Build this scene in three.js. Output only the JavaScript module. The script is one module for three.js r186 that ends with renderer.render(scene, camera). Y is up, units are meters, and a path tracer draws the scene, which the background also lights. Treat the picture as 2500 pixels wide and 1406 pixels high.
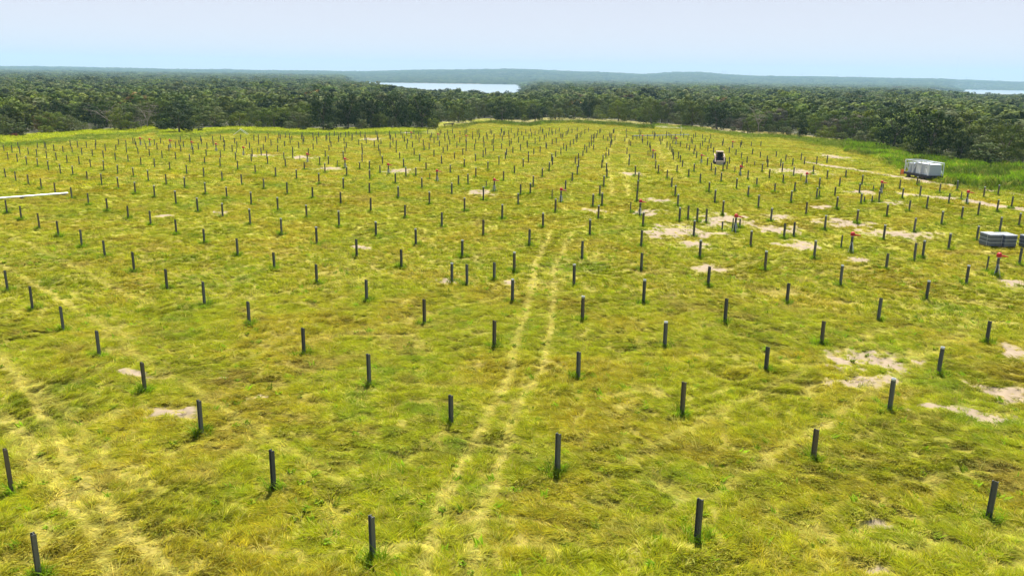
import * as THREE from 'three';
import { mergeGeometries } from 'three/addons/utils/BufferGeometryUtils.js';
import { RoundedBoxGeometry } from 'three/addons/geometries/RoundedBoxGeometry.js';

// ---------------------------------------------------------------- camera, sky, sun, exposure
const scene = new THREE.Scene();
const EYE = 11.83;
const camera = new THREE.PerspectiveCamera(39.6, 1024 / 575, 0.5, 16000);
camera.position.set(0, EYE, 0);
camera.rotation.order = 'YXZ';
camera.rotation.set(THREE.MathUtils.degToRad(-14.64), 0, THREE.MathUtils.degToRad(0.86));
const renderer = new THREE.WebGLRenderer({ antialias: true });
renderer.toneMapping = THREE.LinearToneMapping;
renderer.toneMappingExposure = 2.2;
renderer.shadowMap.enabled = true;

const SUN = new THREE.Vector3(0.06, Math.sin(1.15), -Math.cos(1.15)).normalize();
{ // clear hazy sky: pale at the horizon, deeper blue overhead
  const w = 64, h = 512, data = new Float32Array(w * h * 4);
  for (let j = 0; j < h; j++) {
    const e = ((j + 0.5) / h - 0.5) * Math.PI, s = Math.max(0, Math.sin(e));
    const k = 1 - Math.exp(-s * 2.6), k2 = 1 - Math.exp(-s * 9);
    const r = 0.475 - 0.085 * k2 - 0.28 * k, g = 0.425 - 0.015 * k2 - 0.245 * k, b = 0.45 - 0.005 * k2 - 0.16 * k;
    for (let i = 0; i < w; i++) data.set([r, g, b, 1], (j * w + i) * 4);
  }
  const t = new THREE.DataTexture(data, w, h, THREE.RGBAFormat, THREE.FloatType);
  t.mapping = THREE.EquirectangularReflectionMapping; t.magFilter = THREE.LinearFilter; t.needsUpdate = true;
  scene.background = t; scene.environment = t;
}
const sun = new THREE.DirectionalLight(new THREE.Color(1, 0.955, 0.86), 5);
sun.position.copy(SUN).multiplyScalar(400); sun.castShadow = true;
sun.shadow.camera.left = -300; sun.shadow.camera.right = 300; sun.shadow.camera.top = 320; sun.shadow.camera.bottom = -320; sun.shadow.camera.far = 1200;
sun.shadow.mapSize.set(4096, 4096);
scene.add(sun, sun.target);
scene.fog = new THREE.FogExp2(new THREE.Color(0.50, 0.81, 1.0), 0.00012);

// ---------------------------------------------------------------- helpers
function rng(seed) { let a = seed >>> 0; return () => { a = (a + 0x6D2B79F5) | 0; let t = Math.imul(a ^ (a >>> 15), 1 | a); t = (t + Math.imul(t ^ (t >>> 7), 61 | t)) ^ t; return ((t ^ (t >>> 14)) >>> 0) / 4294967296; }; }
const PERM = (() => { const r = rng(77), p = [...Array(256).keys()]; for (let i = 255; i > 0; i--) { const j = Math.floor(r() * (i + 1)); [p[i], p[j]] = [p[j], p[i]]; } return Uint8Array.from([...p, ...p]); })();
const GX = Float32Array.from({ length: 256 }, (_, i) => Math.cos(i * 0.0245437 * 7)), GZ = Float32Array.from({ length: 256 }, (_, i) => Math.sin(i * 0.0245437 * 7));
function noise(x, z) { // gradient noise, about -0.7 to 0.7
  const xi = Math.floor(x), zi = Math.floor(z), fx = x - xi, fz = z - zi;
  const u = fx * fx * fx * (fx * (fx * 6 - 15) + 10), v = fz * fz * fz * (fz * (fz * 6 - 15) + 10);
  const X = xi & 255, Z = zi & 255, a = PERM[X] + Z, b = PERM[X + 1] + Z;
  const d = (q, dx, dz) => GX[PERM[q]] * dx + GZ[PERM[q]] * dz;
  const p = d(a, fx, fz), q = d(b, fx - 1, fz), r = d(a + 1, fx, fz - 1), s = d(b + 1, fx - 1, fz - 1);
  return p + u * (q - p) + v * (r - p) + u * v * (p - q - r + s);
}
const fbm = (x, z, n = 3) => { let a = 1, s = 0; for (let i = 0; i < n; i++) { s += a * noise(x, z); x = x * 2.03 + 17.3; z = z * 2.03 - 9.1; a *= 0.5; } return s; };
const clamp01 = (v) => v < 0 ? 0 : v > 1 ? 1 : v;
const smooth = (a, b, v) => { const t = clamp01((v - a) / (b - a)); return t * t * (3 - 2 * t); };
const lerp = (a, b, t) => a + (b - a) * t;
function curve(pts, v) { // piecewise linear through [key, value] pairs
  if (v <= pts[0][0]) return pts[0][1];
  for (let i = 1; i < pts.length; i++) if (v <= pts[i][0]) return lerp(pts[i - 1][1], pts[i][1], (v - pts[i - 1][0]) / (pts[i][0] - pts[i - 1][0]));
  return pts[pts.length - 1][1];
}
const used = new Map();
function numbered(name) { const n = used.get(name) || 0; used.set(name, n + 1); return n ? `${name}_${String(n).padStart(3, '0')}` : name; }
function tag(o, label, category, group, kind) { o.userData.label = label; o.userData.category = category; if (group) o.userData.group = group; if (kind) o.userData.kind = kind; return o; }
function shade(o) { o.traverse((m) => { if (m.isMesh) { m.castShadow = true; m.receiveShadow = true; } }); return o; }
function top(o, name) { o.name = numbered(name); scene.add(o); return shade(o); }
function part(parent, name, geometry, material) { const m = new THREE.Mesh(geometry, material); m.name = name; m.castShadow = m.receiveShadow = true; parent.add(m); return m; }
const mat = (c, roughness = 0.8, metalness = 0, more = {}) => new THREE.MeshStandardMaterial({ color: new THREE.Color().setRGB(...c), roughness, metalness, ...more });
const box = (w, h, d, x = 0, y = 0, z = 0) => new THREE.BoxGeometry(w, h, d).translate(x, y, z);
const rbox = (w, h, d, x = 0, y = 0, z = 0, r = 0.03) => new RoundedBoxGeometry(w, h, d, 2, r).translate(x, y, z);
function bar(a, b, r, sides = 6) { // a round bar from a to b
  const A = new THREE.Vector3(...a), B = new THREE.Vector3(...b), l = A.distanceTo(B);
  const g = new THREE.CylinderGeometry(r, r, l, sides).translate(0, l / 2, 0);
  g.applyQuaternion(new THREE.Quaternion().setFromUnitVectors(new THREE.Vector3(0, 1, 0), B.sub(A).normalize()));
  return g.translate(...a);
}
function beam(a, b, w, h) { // a square section from a to b
  const A = new THREE.Vector3(...a), B = new THREE.Vector3(...b), l = A.distanceTo(B);
  const g = new THREE.BoxGeometry(w, l, h).translate(0, l / 2, 0);
  g.applyQuaternion(new THREE.Quaternion().setFromUnitVectors(new THREE.Vector3(0, 1, 0), B.sub(A).normalize()));
  return g.translate(...a);
}
const join = (list) => mergeGeometries(list.map((g) => { const q = g.index ? g.toNonIndexed() : g; for (const k of Object.keys(q.attributes)) if (!['position', 'normal'].includes(k)) q.deleteAttribute(k); return q; }));

// ---------------------------------------------------------------- the lie of the land
// d = metres ahead of the camera, s = sideways metres per metre ahead
const EDGE = [[-114.3, -160.7], [-107.4, -169.2], [-104.4, -172.8], [-102.6, -190.9], [-93.7, -200.8], [-98.2, -220.6], [-86.9, -199.1], [-78.8, -201.4], [-77.3, -220.5], [-59.6, -213.0], [-49.2, -214.1], [-40.0, -223.2], [-22.5, -228.6], [-24.1, -264.5], [-17.3, -273.1], [-11.6, -303.3], [4.8, -284.4], [11.4, -308.6], [22.6, -313.0], [36.7, -299.6], [50.9, -278.4], [58.9, -263.9], [65.4, -239.1], [74.9, -231.1], [78.8, -210.0], [82.6, -193.9], [82.1, -181.7], [78.9, -165.0], [78.9, -148.9], [80.0, -142.6], [83.4, -138.6], [85.6, -135.4], [88.2, -124.1]]
  .map(([x, z]) => [x / -z, -z]).sort((a, b) => a[0] - b[0]);
const edgeAt = (s) => curve(EDGE, s);
const LAKE = -13.2;
const SKYLINE = [[-0.7, 12], [-0.62, 12], [-0.545, 13], [-0.32, 11], [-0.174, 13], [-0.124, 16.5], [-0.074, 20], [0, 23], [0.05, 21], [0.1, 19], [0.154, 16], [0.193, 21], [0.223, 22], [0.253, 18], [0.297, 16], [0.372, 16], [0.42, 16], [0.52, 15], [0.62, 12], [0.7, 11]];
const LEFT = [[260, -2.1], [600, -3.2], [1000, -2.6], [1600, -1], [3000, 8], [4000, 13], [4600, 15]];
const MIDDLE = [[260, -2.1], [600, -6.4], [960, -12.2], [1040, -15], [1100, -17], [3700, -17], [3790, -12.6], [4600, 6]];
const RIGHT = [[260, -2.1], [600, -3.6], [1000, -3.2], [2000, -4], [3700, 2], [4600, 8]];
const ASIDE = [[260, -2.1], [600, -4.6], [1000, -6], [1700, -11.8], [2700, -12.5], [2850, -17], [5300, -17], [5420, -12.6], [5700, -8]];
function ground(x, z) {
  const d = -z, plane = -0.00065 * x + 0.0081 * z;
  if (d < 230) return plane;
  const s = x / d;
  const l = curve(LEFT, d), m = curve(MIDDLE, d), r = curve(RIGHT, d), a = curve(ASIDE, d);
  const k = smooth(900, 1250, d); let h = lerp(l, m, smooth(lerp(-0.19, -0.215, k), lerp(-0.055, -0.185, k), s + 0.01 * noise(d / 300, 4)));
  h = lerp(h, r, smooth(-0.005, 0.035, s + 0.012 * noise(d / 260, 9)));
  h = lerp(h, a, smooth(0.5, 0.56, s));
  if (d > 4200) {
    const crest = EYE + curve(SKYLINE, s) / 1952 * 6800 - 9;
    const up = smooth(s > 0.53 ? 5500 : 4300, 6800, d) * (1 - 0.75 * smooth(7000, 9500, d));
    h = lerp(h, crest + 10 * noise(x / 500, z / 500), up);
  }
  h += smooth(300, 700, d) * (d < 3000 && h > -10 ? 1.2 : 0) * noise(x / 90, z / 90);
  return lerp(plane, h, smooth(230, 330, d));
}
// tyre tracks and sandy ways, as lines on the ground
const TRACKS = [
  [[-2.1, -17], [-2.0, -20.5], [-1.7, -22.2], [-1.2, -24.8], [-0.6, -28.0], [-0.1, -31.5], [0.3, -35.9], [0.8, -40.8], [1.2, -47.1], [1.7, -54.2], [3.2, -66]],
  [[-1.0, -17], [-0.7, -20.8], [-0.4, -22.5], [-0.2, -24.2], [0.1, -26.5], [0.5, -29.3], [1.5, -33.7], [2.1, -38.7], [2.5, -45.3], [3.0, -53.0], [5, -66]],
  [[-22.1, -32.6], [-18.8, -28.9], [-15.1, -24.6], [-12.7, -21.8], [-10.8, -19.8], [-9.6, -18.6], [-8.5, -17.3], [-7, -15]],
  [[-18.5, -26.9], [-15.9, -24.3], [-13.6, -21.8], [-11.8, -19.7], [-10.4, -18.2], [-9, -16]],
  [[-34.0, -51.6], [-28.9, -46.2], [-24.3, -41.8], [-19.9, -37.5], [-17.7, -35.7]],
  [[29.9, -228.9], [22.8, -184.2], [18.3, -154.1], [15.2, -132.3], [13.3, -110.5], [11.1, -89.2]],
  [[28.9, -209.3], [24, -172], [19.9, -142], [16.9, -124], [15, -106.7], [12.9, -89.4]],
  [[33.7, -194.1], [29.0, -161.3], [25.6, -137.9], [23.1, -120.3], [21.5, -108]],
  [[35.3, -194.5], [30.6, -160], [27.2, -137], [24.8, -120.6], [23.2, -108]],
];
for (const [a, b] of [[[-30, -41], [-11, -21.5]], [[-31.5, -40], [-12.2, -20]], [[-36, -47], [-24, -35]], [[-44, -66], [-20, -42]], [[-12, -33], [2, -47]], [[-16, -42], [0, -58]], [[4, -24], [19, -39]], [[6, -21.5], [24, -40]], [[-5, -22], [-20, -37]], [[14, -52], [32, -71]], [[-30, -62], [-8, -84]]]) { const l = [a, b]; l.faint = 0.5; TRACKS.push(l); }
const ROADS = [
  [[50, -137], [53.4, -123.5], [55.0, -116.5], [56.5, -109.0], [58.1, -104.2], [59.9, -99.8], [61.5, -95.8], [66, -88]],
  [[46.9, -95.6], [49.7, -93.4], [51.3, -91.1], [52.8, -86.5], [53.9, -83.9], [57, -79]],
];
const SANDBAND = [[-20.6, -262.7], [-7.7, -274.4], [8.9, -278.2], [24.6, -282.7], [33.8, -277.6], [45.3, -262.2], [50.3, -250.3], [58.4, -245.8], [65.3, -227.2], [71.9, -218.5]];
const SOIL = [[-13.0, -27.4, 0.4, 0.3], [-12.2, -27.1, 0.6, 0.3], [-9.7, -29.1, 0.3, 0.3], [-15.7, -31.1, 0.5, 0.3], [-11.7, -30.8, 0.3, 0.2], [16.3, -34.1, 1.3, 1.0], [14.7, -31.7, 1.1, 0.6], [23.9, -35.6, 0.6, 1.2], [20.3, -30.3, 0.7, 1.1], [17.1, -28.7, 1.0, 0.3], [18.1, -28.0, 0.9, 0.4], [10.5, -20.1, 0.3, 0.2], [9.5, -18.0, 0.2, 0.1], [32.6, -50.2, 0.8, 0.9], [14.3, -67.4, 2.0, 2.4], [15.8, -66.6, 1.8, 1.6], [11.9, -65.8, 0.7, 1.2], [14.1, -61.6, 1.1, 1.4], [13.7, -53.1, 0.9, 0.8], [13.3, -77.5, 1.2, 1.3], [19.9, -74.5, 1.8, 2.2], [18.2, -72.0, 1.1, 1.4], [25.7, -76.2, 1.0, 1.5], [23.3, -69.2, 1.5, 1.7], [33.0, -67.7, 2.2, 1.6], [30.6, -73.1, 1.6, 1.9], [22.8, -61.8, 1.3, 1.4], [24.9, -56.6, 0.6, 0.7], [42.3, -120.3, 2.9, 3.7], [59.6, -149.8, 1.6, 4.8], [-11.3, -58.2, 0.5, 0.6], [-3.9, -91.0, 1.2, 1.4], [-15.8, -112.7, 2.0, 2.2], [-26.5, -114.4, 1.7, 1.7], [-41.8, -133.7, 1.6, 2.3], [-34.3, -131.2, 1.9, 2.2], [-27.1, -73.4, 0.6, 0.7], [-31.5, -71.3, 0.7, 0.7], [16.6, -113.6, 1.2, 1.7], [8.0, -78.3, 1.2, 1.1], [15.9, -86.5, 1.1, 1.3], [41.9, -96.5, 1.6, 1.2], [32.6, -83.7, 1.3, 0.9], [31.3, -72.1, 1.2, 0.9], [41.3, -87.7, 1.4, 1.3], [0, -48.1, 0.3, 0.4], [-3.5, -47.9, 0.6, 0.5], [-31.1, -178.4, 2.2, 4.0], [-26.2, -203.4, 2.5, 3.5]];
function lineDist(line, x, z) {
  let best = 1e9;
  for (let i = 1; i < line.length; i++) {
    const [ax, az] = line[i - 1], [bx, bz] = line[i];
    const dx = bx - ax, dz = bz - az, t = clamp01(((x - ax) * dx + (z - az) * dz) / (dx * dx + dz * dz));
    const q = (x - ax - dx * t) ** 2 + (z - az - dz * t) ** 2; if (q < best) best = q;
  }
  return Math.sqrt(best);
}
const bounds = (line, m) => [Math.min(...line.map((p) => p[0])) - m, Math.max(...line.map((p) => p[0])) + m, Math.min(...line.map((p) => p[1])) - m, Math.max(...line.map((p) => p[1])) + m];
const WAYS = [...TRACKS.map((l) => [l, bounds(l, 2), 'track']), ...ROADS.map((l) => [l, bounds(l, 4), 'road']), [SANDBAND, bounds(SANDBAND, 12), 'band']];
// how bare the soil lies, how worn by wheels, and what grows, at a place
function bare(x, z, d) {
  let v = 0;
  for (const [px, pz, rx, rz] of SOIL) {
    const ax = (x - px) / (rx * 1.5), az = (z - pz) / (rz * 1.5); if (ax > 1.8 || ax < -1.8 || az > 1.8 || az < -1.8) continue;
    const q = 1.15 - Math.sqrt(ax * ax + az * az) + 1.0 * fbm(x * 0.8, z * 0.8, 3) + (d < 90 ? 0.55 * fbm(x * 3.1, z * 3.1, 2) : 0.2 * noise(x * 2, z * 2)) + 0.03; if (q > v) v = q;
  }
  return smooth(0.02, 0.62, v);
}
function place(x, z) {
  const d = Math.max(1, -z), s = x / d, inFront = z < -1 && Math.abs(s) < 1.1;
  const t = inFront ? edgeAt(s) - d : 60;
  const o = { t, soil: 0, track: 0, tall: 1, weed: 0, kind: 0 };
  if (inFront && d < 320) {
    o.soil = bare(x, z, d);
    for (const [line, b, kind] of WAYS) {
      if (x < b[0] || x > b[1] || z < b[2] || z > b[3]) continue;
      const q = lineDist(line, x, z) + 0.1 * noise(x * 1.7, z * 1.7);
      if (kind === 'track') o.track = Math.max(o.track, (line.faint || 0.78) * (1 - smooth(0.1, 0.32 + d * 0.0012, q)) * smooth(-0.75, -0.1, noise(x / 1.2, z / 1.2)));
      else if (kind === 'road') o.soil = Math.max(o.soil, 1 - smooth(0.8, 1.5, q + 0.6 * noise(x * 0.5, z * 0.5)));
      else o.soil = Math.max(o.soil, 0.75 * (1 - smooth(2.5, 6, q + 4 * noise(x * 0.12, z * 0.12))));
    }
  }
  return o;
}
const C = {
  lime: [0.29, 0.305, 0.006], gold: [0.335, 0.285, 0.012], green: [0.18, 0.25, 0.008], dry: [0.33, 0.25, 0.06], straw: [0.50, 0.43, 0.085],
  sand: [0.262, 0.20, 0.132], thatch: [0.125, 0.09, 0.018], weed: [0.38, 0.43, 0.008], rank: [0.14, 0.23, 0.012], fresh: [0.24, 0.40, 0.008], wood: [0.05, 0.05, 0.02], pale: [0.47, 0.43, 0.17],
};
const mixc = (a, b, t) => [lerp(a[0], b[0], t), lerp(a[1], b[1], t), lerp(a[2], b[2], t)];
function valley(x, z) { // 1 in the trodden hollows that wind between the mounds of grass
  const wx = x + 1.5 * noise(x / 3, z / 3 + 7) + 0.4 * noise(x * 1.1, z * 1.1), wz = z + 1.5 * noise(x / 3 + 19, z / 3) + 0.4 * noise(z * 1.1, x * 1.1);
  const a = 1 - Math.abs(noise(wx / 2.5, wz / 1.9)) * 2.6, b = 1 - Math.abs(noise(wx / 1.2 + 8, wz / 1.0)) * 2.6;
  return Math.max(smooth(0.72, 0.97, a), 0.7 * smooth(0.78, 0.98, b)) * smooth(-0.5, -0.02, noise(x / 5 + 3, z / 5));
}
function sward(x, z, p) { // the colour of the grass that grows here
  const d = -z, s = x / Math.max(1, d);
  const n1 = fbm(x / 7 + 31, z / 7, 3), n2 = fbm(x / 2.1, z / 2.1 + 12, 2), n3 = fbm(x / 13 - 5, z / 13, 2);
  let c = mixc(C.lime, C.gold, smooth(-0.15, 0.5, n1 + 0.45 * n2));
  c = mixc(c, C.dry, 0.5 * smooth(0.22, 0.66, n2 * 0.8 + n3 * 0.6));
  c = mixc(c, C.green, 0.85 * smooth(0.2, 0.6, -n1 * 0.8 + 0.5 * fbm(x / 1.7 + 9, z / 1.7, 2)));
  p.valley = d < 140 ? valley(x, z) : 0.15;
  c = mixc(c, n3 > 0.1 ? mixc(C.straw, C.dry, 0.45) : C.straw, 0.74 * p.valley);
  c = mixc(c, C.straw, p.track);
  const t = p.t + 7 * noise(x / 16, z / 16) + 3 * noise(x / 5, z / 5);
  p.weed = 0; p.tall = 1;
  if (t < 45) {
    if (s < -0.11) {
      const a = 1 - smooth(15, 21, t), b = (1 - smooth(25, 33, t)) * (1 - a);
      c = mixc(mixc(c, C.rank, b * 0.8), C.weed, a); p.weed = a + 0.6 * b; p.tall = 1 + 0.35 * a + 0.4 * b;
    } else if (s < 0.17) {
      const a = 1 - smooth(24, 32, t), b = (1 - smooth(38, 44, t)) * (1 - a) * smooth(-0.12, -0.02, s);
      c = mixc(mixc(c, C.rank, b * 0.85), s < -0.03 ? mixc(C.weed, C.pale, 0.55 + 0.5 * n1) : C.pale, a); p.weed = b; p.tall = 1 + b * 2.2;
    } else if (s < 0.41) {
      const a = 1 - smooth(5, 9, t), b = (1 - smooth(24, 34, t)) * (1 - a);
      c = mixc(mixc(c, C.rank, b * 0.75), mixc(C.pale, C.dry, 0.4), a); p.weed = b * 0.7; p.tall = 1 + 0.9 * b;
    } else {
      const w = noise(x / 9, z / 9), b = 1 - smooth(33, 41, t);
      c = mixc(c, w > -0.05 ? C.fresh : C.rank, b * 0.9); p.weed = b; p.tall = 1 + b * 2.0;
    }
  }
  return c;
}
function hummocks(x, z) { return (-z < 110 ? -0.1 * valley(x, z) : 0) + 0.13 * noise(x / 1.9, z / 1.9) + 0.1 * noise(x / 0.75 + 5, z / 0.75) + 0.16 * noise(x / 6, z / 6); }
const surface = (x, z) => ground(x, z) + (-z < 400 ? hummocks(x, z) : 0);

{ // the ground: one sheet round the camera, finest where the camera looks
  const ang = [], N = 760, A = 0.82;
  for (let i = 0; i <= N; i++) ang.push(-A + 2 * A * i / N);
  for (let i = 1; i <= 90; i++) ang.push(A + (2 * Math.PI - 2 * A) * i / 90);
  const rad = [0.5, 3, 7, 11]; let r = 14; while (r < 11500) { rad.push(r); r *= r < 420 ? 1.0062 : 1.022; }
  const nv = ang.length * rad.length, pos = new Float32Array(nv * 3), col = new Float32Array(nv * 3), idx = [];
  let k = 0;
  for (const R of rad) for (const a of ang) {
    const x = R * Math.sin(a), z = -R * Math.cos(a), d = -z;
    const y = surface(x, z); let c;
    if (d > 1 && d < 330 && Math.abs(a) < 0.95) {
      const p = place(x, z), g = sward(x, z, p);
      c = mixc(g, C.thatch, d < 60 ? 0.55 : 0.25); c = mixc(c, C.sand, p.soil);
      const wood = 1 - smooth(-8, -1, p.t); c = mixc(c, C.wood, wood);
      const grain = 1 + 0.28 * noise(x * 5, z * 5) + 0.2 * noise(x * 1.9, z * 1.9); c = c.map((v) => v * grain);
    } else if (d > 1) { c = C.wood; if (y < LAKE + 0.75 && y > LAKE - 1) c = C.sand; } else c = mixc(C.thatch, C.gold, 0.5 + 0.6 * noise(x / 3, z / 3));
    pos[k * 3] = x; pos[k * 3 + 1] = y; pos[k * 3 + 2] = z; col.set(c, k * 3); k++;
  }
  const W = ang.length;
  for (let j = 0; j + 1 < rad.length; j++) for (let i = 0; i + 1 < W; i++) { const a = j * W + i; idx.push(a, a + 1, a + W, a + 1, a + W + 1, a + W); }
  const g = new THREE.BufferGeometry();
  g.setAttribute('position', new THREE.BufferAttribute(pos, 3)); g.setAttribute('color', new THREE.BufferAttribute(col, 3)); g.setIndex(idx); g.computeVertexNormals();
  const m = new THREE.Mesh(g, new THREE.MeshStandardMaterial({ vertexColors: true, roughness: 1, side: THREE.DoubleSide }));
  tag(top(m, 'ground'), 'rolling meadow and wooded country running out to the hills', 'ground', null, 'structure');
  const lake = new THREE.Mesh(new THREE.PlaneGeometry(12000, 5400).rotateX(-Math.PI / 2).translate(0, LAKE, -3500), mat([0.20, 0.26, 0.30], 0.3, 0, {}));  // water colour lightened to stand in for bright sun glitter on its surface
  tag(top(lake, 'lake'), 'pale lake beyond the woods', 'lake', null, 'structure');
}
console.log('ground built');

// ---------------------------------------------------------------- grass
function tuftGeometry(seed, blades, len, width, spread, bend) {
  const r = rng(seed), pos = [], col = [], idx = [];
  for (let b = 0; b < blades; b++) {
    const a = r() * 6.283, q = Math.sqrt(r()) * spread, bx = Math.cos(a) * q, bz = Math.sin(a) * q;
    const l = len * (0.55 + 0.75 * r()), th = (r() - 0.5) * 2.3, dx = Math.cos(th), dz = Math.sin(th), lean = bend * (0.5 + 0.8 * r());
    const wx = -dz * width * 0.5, wz = dx * width * 0.5, base = pos.length / 3, tone = 0.72 + 0.56 * r(), warm = (r() - 0.5) * 0.3;
    const twist = r() * 1.5 - 0.4, tx = wx * Math.cos(twist), tz = wz * Math.cos(twist), ty = width * 0.5 * Math.sin(twist);
    for (const [f, w] of [[0, 1], [0.5, 0.85], [1, 0]]) {
      const out = l * f * f * lean + l * f * 0.25, up = l * (f - 0.5 * lean * f * f) * 0.95;
      const x = bx + dx * out, y = Math.max(0.01, up), z = bz + dz * out;
      if (w) { pos.push(x - tx * w, y - ty * w, z - tz * w, x + tx * w, y + ty * w, z + tz * w); } else pos.push(x, y, z);
      for (let c = 0; c < (w ? 2 : 1); c++) col.push(tone * (1 + warm), tone, tone * (1 - warm * 0.6));
    }
    idx.push(base, base + 1, base + 2, base + 1, base + 3, base + 2, base + 2, base + 3, base + 4);
  }
  const g = new THREE.BufferGeometry();
  g.setAttribute('position', new THREE.Float32BufferAttribute(pos, 3)); g.setAttribute('color', new THREE.Float32BufferAttribute(col, 3)); g.setIndex(idx); g.computeVertexNormals();
  return g;
}
const bladeMat = new THREE.MeshPhysicalMaterial({ vertexColors: true, roughness: 0.95, transmission: 0.34, thickness: 0, side: THREE.DoubleSide, specularIntensity: 0.12 });
function growTufts(name, label, category, geoms, list) {
  const root = new THREE.Group(), m = new THREE.Matrix4(), q = new THREE.Quaternion(), e = new THREE.Euler(0, 0, 0, 'YXZ'), v = new THREE.Vector3(), sc = new THREE.Vector3(), c = new THREE.Color();
  geoms.forEach((g, k) => {
    const mine = list.filter((_, i) => i % geoms.length === k), im = new THREE.InstancedMesh(g, bladeMat, mine.length); im.name = 'tuft';
    mine.forEach((t, i) => { e.set(t.tilt || 0, t.turn, 0); q.setFromEuler(e); m.compose(v.set(t.x, t.y, t.z), q, sc.set(t.w, t.h, t.w)); im.setMatrixAt(i, m); im.setColorAt(i, c.setRGB(...t.c)); });
    root.add(im);
  });
  tag(top(root, name), label, category, null, 'stuff');
}
function sowing(seed, d0, d1, perM2, size, half = 0.63) {
  const r = rng(seed), list = [], n = Math.round(half * (d1 * d1 - d0 * d0) * perM2);
  for (let i = 0; i < n; i++) {
    const a = (r() * 2 - 1) * half, R = Math.sqrt(lerp(d0 * d0, d1 * d1, r())), x = R * Math.sin(a), z = -R * Math.cos(a);
    const p = place(x, z); if (p.t < 0.5) continue;
    if (r() < Math.min(0.94, p.soil * 1.35)) continue;
    const base = sward(x, z, p), tone = 0.66 + 0.6 * r(), lump = noise(x / 0.6 + 40, z / 0.6);
    if (lump < -0.16 && r() < 0.6 && d0 < 90) continue;
    let c = r() < 0.12 ? mixc(base, C.straw, 0.7) : r() < 0.1 ? mixc(base, C.green, 0.5) : base; { const mott = tone * (1 + 0.45 * noise(x / 0.45, z / 0.45 + 77)); c = c.map((q) => q * mott); }
    const comb = 5.2 * noise(x / 7, z / 7 + 50) + 2.2 * noise(x / 1.6, z / 1.6) + 2.4;
    const w = size * (0.75 + 0.6 * r()) * (1 + 0.25 * p.weed), h = w * (0.8 + 0.9 * lump) * (1 - 0.72 * p.track) * (1 - 0.6 * p.valley) * p.tall * (p.soil > 0.15 ? 0.7 : 1);
    list.push({ x, y: surface(x, z) - 0.02, z, turn: comb + (r() - 0.5) * 1.1, w, h: Math.max(0.25 * w, h), c });
  }
  return list;
}
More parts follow.
